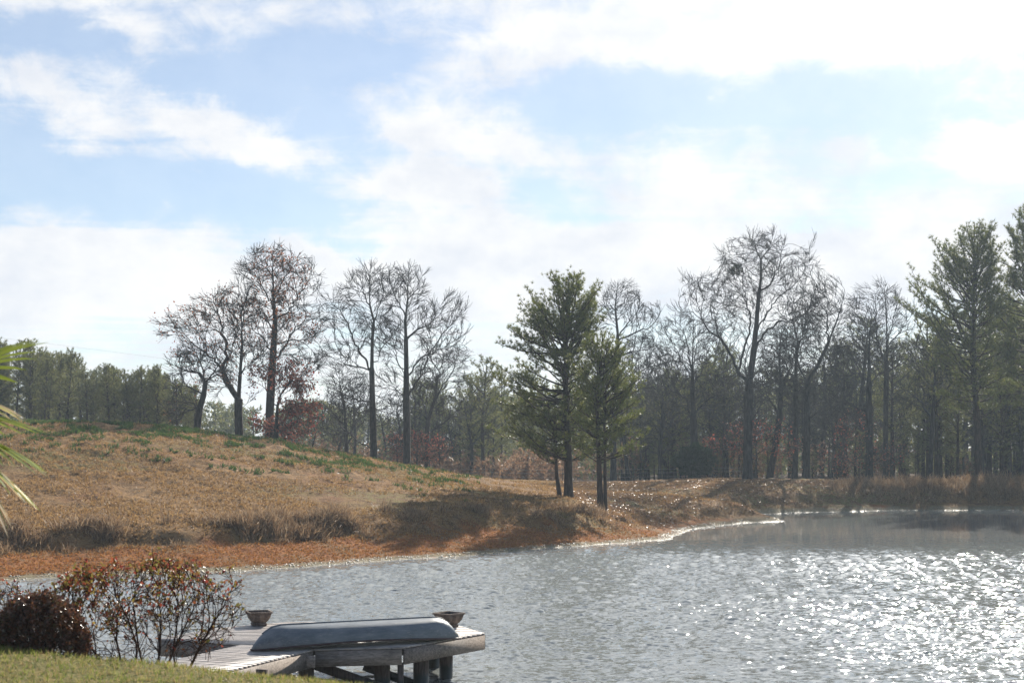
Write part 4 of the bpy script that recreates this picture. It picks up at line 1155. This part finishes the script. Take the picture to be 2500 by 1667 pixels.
# ------------------------------------------------------------------ dock
PLANK = wood_mat('deck_plank', (0.30, 0.265, 0.24), (0.54, 0.49, 0.455), 0.45)
BOARD = wood_mat('fascia_board', (0.14, 0.115, 0.095), (0.34, 0.29, 0.25), 0.7)
PILE = wood_mat('dock_pile', (0.05, 0.035, 0.025), (0.12, 0.085, 0.065), 0.8, (8, 8, 1))
def pile_mat():
    m, T = new_mat('dock_pile')
    pos = T.node('ShaderNodeNewGeometry').outputs['Position']
    n = T.noise(T.vmath('MULTIPLY', pos, (9, 9, 1.2)), 2.5, 7, 0.68)
    z = T.math('ADD', T.node('ShaderNodeSeparateXYZ', {0: pos}).outputs[2], T.math('MULTIPLY', T.math('SUBTRACT', n, 0.5), 0.25))
    wet = T.ramp(z, 0.42, 0.22)
    c = T.mix(T.ramp(n, 0.32, 0.7), (0.06, 0.042, 0.03), (0.16, 0.12, 0.095)); c = T.mix(wet, c, (0.028, 0.03, 0.02))
    p = T.node('ShaderNodeBsdfPrincipled', {'Base Color': c, 'Roughness': T.math('SUBTRACT', 0.85, T.math('MULTIPLY', wet, 0.5)),
               'Normal': T.node('ShaderNodeBump', {'Strength': 0.6, 'Distance': 0.015, 'Height': n})})
    T.node('ShaderNodeOutputMaterial', {0: p})
    return m
PILE = pile_mat()
DECK = 1.0
PLAT = [(-2.22, 29.0), (-0.60, 31.25), (-1.55, 33.3), (-5.3, 33.3), (-6.7, 32.1), (-7.55, 30.3), (-5.6, 29.4), (-4.0, 28.7)]
wd = norm(np.array([-1.3, -3.1])); wn = np.array([wd[1], -wd[0]])
Wr = np.array([-4.0, 28.7]); Wl = np.array([-5.6, 29.4])
WALK = [tuple(Wr), tuple(Wl), tuple(Wl+wd*8.2), tuple(Wr+wd*8.2)]
def clip_strip(poly, n, lo, hi):
    """convex polygon cut to lo <= p.n <= hi"""
    n = np.array(n)
    for sgn, c in ((1, lo), (-1, -hi)):
        out = []
        for i in range(len(poly)):
            a = np.array(poly[i]); b = np.array(poly[(i+1) % len(poly)]); da = sgn*(a@n)-c; db = sgn*(b@n)-c
            if da >= 0: out.append(a)
            if da*db < 0: out.append(a+(b-a)*da/(da-db))
        poly = out
        if len(poly) < 3: return []
    return poly
dock = thing('dock', (-4.0, 31.0, DECK), 'weathered grey wooden dock with a many-sided platform and walkway', 'dock')
doff = np.array(dock.location)
def dock_part(m, name, mat): 
    m.v = [v-doff for v in m.v]
    return m.obj(name, mat, dock)
def planks(poly, n, pitch, top, name, grow_=0.04):
    n = norm(np.array(n, float)); pr = [np.array(p)@n for p in poly]; g = np.random.default_rng(71)
    c = min(pr)+0.01
    while c < max(pr)-0.05:
        q = clip_strip(poly, n, c, c+pitch-0.022)
        if len(q) >= 3:
            m = MB(); dz = g.normal(0, 0.003); m.prism(q, top-0.035+dz, top+dz); dock_part(m, name, PLANK)
        c += pitch
def ccw(p):
    a = sum(p[i][0]*p[(i+1) % len(p)][1]-p[(i+1) % len(p)][0]*p[i][1] for i in range(len(p)))
    return p if a > 0 else p[::-1]
planks(ccw(PLAT), (0.12, 1.0), 0.15, DECK, 'deck_plank')
planks(ccw(WALK), wd, 0.15, DECK-0.004, 'walkway_plank')
def fascia(a, b, h=0.31, th=0.05, zt=DECK-0.045):
    m = MB(); m.bar((*a, zt-h/2), (*b, zt-h/2), th, h); dock_part(m, 'fascia_board', BOARD)
ctr = np.mean(PLAT, 0)
for i in range(len(PLAT)):
    a, b = np.array(PLAT[i]), np.array(PLAT[(i+1) % len(PLAT)])
    if i == 6: continue                                        # the walkway joins here
    d = norm(b-a); fascia(a+d*0.03, b-d*0.03)
fascia(Wr+wd*0.06, Wr+wd*8.2); fascia(Wl+wd*0.1, Wl+wd*8.2)
m = MB(); m.bar((*(Wr+wd*0.3+wn*-0.2), DECK-0.2), (*(Wl+wd*0.3), DECK-0.2), 0.05, 0.22); dock_part(m, 'joist', BOARD)
for yy in (29.6, 30.4, 31.2, 32.0, 32.8):
    q = clip_strip(ccw(PLAT), (0, 1), yy-0.02, yy+0.02); xs_ = [p[0] for p in q]
    m = MB(); m.bar((min(xs_)+0.1, yy, DECK-0.15), (max(xs_)-0.1, yy, DECK-0.15), 0.05, 0.2); dock_part(m, 'joist', BOARD)
def pile(x, y, w=0.2, zt=DECK-0.05, round_=True):
    m = MB(); n = 10 if round_ else 4
    m.loft([[(x+w/2*math.cos(t+0.78)*(1.0 if round_ else 1.41), y+w/2*math.sin(t+0.78)*(1.0 if round_ else 1.41), z) for t in np.arange(n)*2*math.pi/n] for z in (-1.8, -0.6, zt)])
    dock_part(m, 'pile', PILE)
for px, Dq, w in ((748, 29.1, 0.31), (692, 27.9, 0.31), (641, 26.4, 0.24), (933, 29.5, 0.33), (1028, 30.0, 0.33), (1089, 31.4, 0.30)):
    pile((px-1250)/FPX*Dq, Dq, w)
pile((978-1250)/FPX*29.08, 29.08, 0.12, DECK-0.33, False)
pile(-6.9, 30.6, 0.3); pile(-5.2, 32.9, 0.3); pile(-1.8, 32.8, 0.3)
q0 = pix(770, 1622, 29.3); q1 = pix(935, 1680, 29.3)
m = MB(); m.bar(q0, q1+(q1-q0)*0.2, 0.05, 0.2); dock_part(m, 'brace', PILE)
q0 = pix(888, 1625, 30.2); q1 = pix(1020, 1672, 30.2)
m = MB(); m.bar(q0, q1, 0.05, 0.18); dock_part(m, 'brace', PILE)


# ------------------------------------------------------------------ canoe, upside down on the dock
def canoe_mat():
    m, T = new_mat('canoe_hull')
    pos = T.node('ShaderNodeTexCoord').outputs['Object']
    n = T.noise(T.vmath('MULTIPLY', pos, (1, 2, 3)), 2.2, 6, 0.65); sc = T.noise(T.vmath('MULTIPLY', pos, (1.5, 14, 10)), 3, 5, 0.7)
    z = T.node('ShaderNodeSeparateXYZ', {0: pos}).outputs[2]
    c = T.mix(T.ramp(n, 0.3, 0.7), (0.105, 0.13, 0.155), (0.185, 0.21, 0.23))
    c = T.mix(T.math('MULTIPLY', T.ramp(sc, 0.52, 0.7), 0.6), c, (0.33, 0.33, 0.31))
    c = T.mix(T.math('MULTIPLY', T.ramp(T.noise(pos, 6, 6, 0.7), 0.56, 0.7), 0.45), c, (0.06, 0.065, 0.065))
    dirt = T.math('MULTIPLY', T.ramp(T.math('ADD', z, T.math('MULTIPLY', n, 0.12)), 0.24, 0.04), 0.7)
    c = T.mix(dirt, c, (0.13, 0.115, 0.09))
    bump = T.node('ShaderNodeBump', {'Strength': 0.15, 'Distance': 0.02, 'Height': n})
    p = T.node('ShaderNodeBsdfPrincipled', {'Base Color': c, 'Roughness': T.math('ADD', 0.32, T.math('MULTIPLY', sc, 0.2)), 'Specular IOR Level': 0.5, 'Normal': bump})
    T.node('ShaderNodeOutputMaterial', {0: p})
    return m
A0 = np.array([-5.22, 28.45]); A1 = np.array([-1.12, 30.28])
Lc = np.linalg.norm(A1-A0); cang = math.atan2(*(A1-A0)[::-1])
canoe = thing('canoe', (*((A0+A1)/2), DECK+0.005), 'grey blue canoe lying upside down across the dock', 'canoe', rz=cang)
HULL = canoe_mat()
def station(t):
    """outline of one cross-section: gunwale - bilge - keel - bilge - gunwale, in canoe coordinates (keel up)"""
    u = abs(t)
    beam = 0.43*max(0.0, 1-u**2.6)**0.62+0.012
    gun = 0.02+0.11*(1-u**1.9)                                   # gunwale lifts off the deck in the middle
    top = 0.02+0.52*(1-u**7)**0.5 if u < 1 else 0.02
    top = gun+(0.475-gun)*(1-max(0, (u-0.72)/0.28)**2.2)
    x = t*Lc/2*(1-0.0*u)
    pts = []
    for k in range(13):
        a = -math.pi/2+math.pi*k/12
        ya = math.copysign(abs(math.sin(a))**0.85, math.sin(a))*beam
        za = gun+(top-gun)*abs(math.cos(a))**0.62
        if k == 6: za += 0.012
        pts.append((x, ya, za))
    return pts
ts = np.concatenate([[-1, -0.985, -0.96, -0.92, -0.87], np.linspace(-0.8, 0.8, 25), [0.87, 0.92, 0.96, 0.985, 1]])
rings = [station(t) for t in ts]
m = MB(); m.loft(rings, closed=False, caps=False); m.obj('hull', HULL, canoe, True)
inner = [[(p[0]*0.985, p[1]*0.96, p[2]-0.012) for p in r] for r in rings]
m = MB(); m.loft([r[::-1] for r in inner], closed=False, caps=False)
INNER = wood_mat('canoe_lining', (0.05, 0.05, 0.05), (0.09, 0.09, 0.09)); m.obj('lining', INNER, canoe, True)
RIM, T = new_mat('gunwale_rail')
T.node('ShaderNodeOutputMaterial', {0: T.node('ShaderNodeBsdfPrincipled', {'Base Color': (0.06, 0.035, 0.03, 1), 'Roughness': 0.5})})
for side in (0, -1):
    P = np.array([r[side] for r in rings]); P[:, 1] *= 1.03; P[:, 2] -= 0.004
    V, F = chain_tubes(P, np.arange(len(P))-1, np.full(len(P), 0.021), 6); link('gunwale', mesh_np('gunwale', V, F, RIM, True), canoe)
for t in (-0.35, 0.0, 0.35):
    st_ = station(t); m = MB(); m.bar(np.array(st_[0])+[0, 0.01, 0.01], np.array(st_[-1])+[0, -0.01, 0.01], 0.07, 0.025); m.obj('thwart', RIM, canoe)
# the three keel ribs moulded into the flat bottom
for ya, x0, x1 in ((0.0, -0.9, 0.9),):
    P = np.array([(t*Lc/2, ya, station(t)[6][2]+0.004) for t in np.linspace(x0, x1, 22)])
    V, F = chain_tubes(P, np.arange(len(P))-1, np.full(len(P), 0.018), 6); link('keel_strip', mesh_np('keel_strip', V, F, HULL, True), canoe)
DECAL, T = new_mat('pale_decal')
T.node('ShaderNodeOutputMaterial', {0: T.node('ShaderNodeBsdfPrincipled', {'Base Color': (0.6, 0.58, 0.5, 1), 'Roughness': 0.6})})
m = MB(); st0 = station(0.93); st1 = station(0.955)
for k in range(4):
    t0 = 0.925+0.012*k; a = np.array(station(t0)[1]); b = np.array(station(t0+0.008)[1]); 
    m.bar(a+[0, -0.006, 0.03], b+[0, -0.006, 0.03], 0.004, 0.03)
m.obj('decal', DECAL, canoe)


# ------------------------------------------------------------------ planters
CONCRETE = bark_mat('planter_clay', (0.10, 0.075, 0.06), (0.24, 0.185, 0.15), 14)
SOIL = bark_mat('planter_soil', (0.02, 0.015, 0.012), (0.05, 0.04, 0.03), 20)
def planter(x, y, rz, label):
    root = thing('planter', (x, y, DECK), label, 'planter', rz=rz)
    def sq(w, z, r=0.18):
        pts = []
        for k in range(4):
            for a in (0, 30, 60, 90):
                t = R(a+90*k); cx = (w/2*(1-r))*(1 if k in (0, 3) else -1); cyy = (w/2*(1-r))*(1 if k in (0, 1) else -1)
                pts.append((cx+w/2*r*math.cos(t), cyy+w/2*r*math.sin(t), z))
        return pts
    m = MB(); m.loft([sq(0.30, 0.0), sq(0.33, 0.02), sq(0.33, 0.05), sq(0.29, 0.075)]); m.obj('foot', CONCRETE, root)
    m = MB(); m.loft([sq(0.28, 0.07), sq(0.36, 0.11), sq(0.44, 0.17), sq(0.49, 0.24), sq(0.51, 0.29), sq(0.47, 0.29), sq(0.43, 0.22), sq(0.36, 0.18)]); m.obj('bowl', CONCRETE, root, False)
    m = MB(); m.loft([sq(0.50, 0.285), sq(0.56, 0.292), sq(0.56, 0.325), sq(0.47, 0.327), sq(0.465, 0.27)], caps=False); m.obj('rim', CONCRETE, root)
    m = MB(); m.loft([sq(0.40, 0.185), sq(0.42, 0.215)]); m.obj('soil', SOIL, root)
planter((632-1250)/FPX*32.6, 32.6, R(20), 'square clay planter at the left end of the dock platform')
planter((1096-1250)/FPX*32.3, 32.3, R(48), 'square clay planter behind the right end of the canoe')


# ------------------------------------------------------------------ near bank: lawn, shrubs, palm
g = np.random.default_rng(81)
n = 30000
y = 1/g.uniform(1/15.5, 1/6.5, n); x = g.uniform(-7.5, 0.5, n)
pts = np.stack([x, y, height(x, y)], 1); pts = pts[shore(x, y) > 5]
V, F = blades(pts, np.tile(UP, (len(pts), 1)), 3, 0.065, 0.008, 0.55, g, 0.1)
tag(link('lawn_grass', mesh_np('lawn_grass', V, F, LAWN)), 'mown yellow green lawn in the near corner', 'grass', kind='stuff')

BOX_LEAF = leaf_mat('shrub_leaves', [(0.07, 0.04, 0.022), (0.13, 0.065, 0.035), (0.22, 0.09, 0.055), (0.09, 0.08, 0.03)], 0.35, 0.28, 0.6)
ROSE_LEAF = leaf_mat('rose_leaves', [(0.18, 0.03, 0.028), (0.30, 0.075, 0.035), (0.12, 0.12, 0.03), (0.26, 0.2, 0.05), (0.24, 0.06, 0.04)], 0.5, 0.42, 0.35)
ROSE_STEM = bark_mat('rose_stem', (0.035, 0.018, 0.014), (0.10, 0.05, 0.035), 20)
def dome_shrub():
    Dd = 14.2; x = (95-1250)/FPX*Dd; z = H(x, Dd)
    root = thing('clipped_shrub', (x, Dd, z), 'dense round clipped shrub with small dark bronze leaves on the lawn edge', 'shrub')
    gg = np.random.default_rng(82); m = MB()
    for k in range(26):
        a = gg.uniform(0, 6.28); e = gg.uniform(0.2, 1.3); d = np.array([math.cos(a)*math.cos(e), math.sin(a)*math.cos(e), math.sin(e)])
        m.bar((0.05*math.cos(a), 0.05*math.sin(a), 0), d*0.52*np.array([1, 1, 1.1]), 0.014, 0.014)
    m.obj('stem', ROSE_STEM, root)
    n = 15000; v = norm(gg.normal(0, 1, (n, 3))); v[:, 2] = np.abs(v[:, 2])*1.0-0.05
    rad = gg.uniform(0.55, 1, (n, 1))**0.5*(1+0.05*np.sin(v[:, 0:1]*9)*np.cos(v[:, 1:2]*8))
    q = v*rad*np.array([0.52, 0.5, 0.64])
    V, F = leaves(q, 0.036, gg); link('foliage', mesh_np('foliage', V, F, BOX_LEAF), root)
dome_shrub()

def rose_bush(px, Dd, label, w, h, n, nleaf, seed, stems, name='rose_bush'):
    gg = np.random.default_rng(seed); x = (px-1250)/FPX*Dd; z = H(x, Dd)
    root = thing(name, (x, Dd, z), label, 'shrub'); polys = []
    for k in range(stems):
        f = (k+0.5)/stems*2-1; a = f*w*0.30
        b0 = (a, gg.normal(0, 0.12), -0.06); t = np.array([f*w*0.5+gg.normal(0, 0.08), gg.normal(0, 0.3), h*(0.62-0.22*f*f)*gg.uniform(0.85, 1.1)])
        midp = np.array(b0)*0.5+t*0.5+gg.normal(0, 0.05, 3)
        polys.append([np.array(b0), midp, t])
    A = []
    cl = np.stack([gg.uniform(-0.62, 0.62, 34)*w, gg.normal(0, 0.3, 34), gg.uniform(0.3, 1.02, 34)*h], 1)
    while len(A) < n:
        q = cl[gg.integers(0, 34)]+gg.normal(0, 0.085, 3) if gg.random() < 0.72 else np.array([gg.uniform(-0.62, 0.62)*w, gg.normal(0, 0.32), gg.uniform(0.12, 1.0)*h])
        if (q[0]/(0.60*w))**2+((q[2]-0.55*h)/(0.48*h))**2 < 1: A.append(q)
    # the first stem is the root of the skeleton; others start from the soil beside it
    allP = []; allpar = []; off = 0
    A = np.array(A); tx = np.array([p[2][0] for p in polys]); own = np.argmin(np.abs(A[:, 0:1]-tx[None]), 1)
    for k, pl in enumerate(polys):
        if not (own == k).any(): continue
        P, par = grow([pl], A[own == k], 0.07, 0.9, 0.085, 70, gg, 0.3, 0.02); P, par = add_twigs(P, par, 1, 0.10, gg)
        allP.append(P); allpar.append(np.where(par >= 0, par+off, -1)); off += len(P)
    P = np.vstack(allP); par = np.concatenate(allpar)
    sz = subtree(par); r = 0.0028+0.0125*(sz/sz.max())**0.5
    V1, F1 = tubes(P, par, r, sz, r > 0.007, 6); V2, F2 = tubes(P, par, r, sz, r <= 0.007, 3)
    link('stem', mesh_np('stem', np.vstack([V1, V2]), np.vstack([F1, F2+len(V1)]), ROSE_STEM, True), root)
    c = np.where(sz <= 4)[0]; wgt = np.clip((P[c, 2]/h), 0.05, 1)**2.2; wgt *= np.clip(0.75-0.55*P[c, 0]/w, 0.15, 1.3)*(0.25+1.5*np.clip(fbm(P[c, 0]*4, P[c, 2]*4, 2)+0.35, 0, 1)); c = gg.choice(c, nleaf, p=wgt/wgt.sum())
    V, F = leaves(P[c]+gg.normal(0, 0.018, (nleaf, 3)), 0.042, gg); link('leaves', mesh_np('leaves', V, F, ROSE_LEAF), root)
    hips = gg.choice(c, 46); m = MB()
    for i in hips:
        q = P[i]; s = gg.uniform(0.010, 0.018)
        m.loft([[(q[0]+s*rr*math.cos(t), q[1]+s*rr*math.sin(t), q[2]+s*zz) for t in np.arange(6)*math.pi/3] for rr, zz in ((0.3, -1), (0.9, -0.5), (1, 0.1), (0.6, 0.9))])
    HIP, T = new_mat('rose_hip')
    T.node('ShaderNodeOutputMaterial', {0: T.node('ShaderNodeBsdfPrincipled', {'Base Color': (0.35, 0.045, 0.035, 1), 'Roughness': 0.35})})
    m.obj('hips', HIP, root, True)
    return root
rose_bush(350, 15.2, 'open twiggy rose bush with red and yellow green leaves in front of the dock walkway', 1.68, 1.17, 3300, 3600, 83, 9)
rose_bush(-12, 17.0, 'sparse twiggy shrub partly hidden behind the clipped shrub at the left edge', 0.7, 1.35, 900, 420, 84, 5, 'twiggy_shrub')

PALM = leaf_mat('palm_leaf', [(0.10, 0.16, 0.03), (0.16, 0.22, 0.04), (0.30, 0.26, 0.05)], 0.55, 0.3, 0.6)
PALM_DRY = leaf_mat('palm_leaf_dry', [(0.42, 0.34, 0.20), (0.5, 0.40, 0.26), (0.45, 0.28, 0.07)], 0.5, 0.35, 0.5)
def palm():
    Dd = 9.0; x = -3.85; z = H(x, Dd); gg = np.random.default_rng(91)
    root = thing('fan_palm', (x, Dd, z), 'fan palm at the left edge, green fronds with drooping yellow tips', 'palm')
    top = 5.3-z
    m = MB(); m.loft([[(0.085*math.cos(t)*k, 0.085*math.sin(t)*k, zz) for t in np.arange(9)*2*math.pi/9] for zz, k in ((-0.1, 1.2), (0.3, 1.0), (top*0.7, 1.05), (top, 0.8))])
    m.obj('trunk', PALM_DRY if False else PINE_BARK, root, True)
    # fronds: stalk direction, stalk length, fan roll, dry or green
    for (az, el, sl, dry, ln) in [(0, 38, 0.42, False, 0.62), (-20, 5, 0.36, False, 0.60), (25, -28, 0.40, False, 0.55), (-10, -50, 0.34, True, 0.55), (10, 18, 0.30, True, 0.45), (8, -14, 0.42, False, 0.5), (-5, -36, 0.44, True, 0.42), (150, 20, 0.4, False, 0.6), (90, 45, 0.4, False, 0.6),
                              (230, 30, 0.4, False, 0.6), (290, 10, 0.4, False, 0.55), (200, -30, 0.4, True, 0.5)]:
        d = np.array([math.cos(R(az))*math.cos(R(el)), math.sin(R(az))*math.cos(R(el)), math.sin(R(el))])
        o = np.array([0, 0, top-0.05]); hub = o+d*sl-np.array([0, 0, 0.04])
        fr = MB(); fr.bar(o, hub, 0.022, 0.014)
        pet = fr.obj('frond', PALM, root)
        side = norm(np.cross(d, UP)); nn = np.cross(side, d)
        for k in range(15):
            a = R(-100+200*k/14); dd = norm(d*math.cos(a)+side*math.sin(a)*0.75+nn*(-0.12))
            L = ln*(0.75+0.25*math.cos(a))*gg.uniform(0.9, 1.08); n_ = norm(np.cross(dd, nn)); rows = []
            for t in np.linspace(0, 1, 7):
                c = hub+dd*L*t+np.array([0, 0, -(0.16 if not dry else 0.42)*L*t**2.2]); w = 0.030*math.sin(min(1, 0.25+t*1.3)*math.pi*0.5)*(1-t**3)+0.0015
                up_ = np.cross(n_, dd)
                rows.append([c-n_*w+up_*w*0.45, c, c+n_*w+up_*w*0.45])
            lm = MB(); lm.loft(rows, closed=False, caps=False)
            lm.obj('leaflet', PALM_DRY if (dry and k % 3) or gg.random() < 0.06 else PALM, pet)
palm()


# ------------------------------------------------------------------ haze
hz = MB(); hz.prism([(-950, -140), (950, -140), (950, 950), (-950, 950)], -3.0, 36.0)
m, T = new_mat('haze')
vol = T.node('ShaderNodeVolumePrincipled', {'Color': (0.72, 0.87, 1.0, 1), 'Density': 0.00044, 'Anisotropy': 0.2})
T.node('ShaderNodeOutputMaterial', {1: vol})
tag(hz.obj('haze', m), kind='stuff')
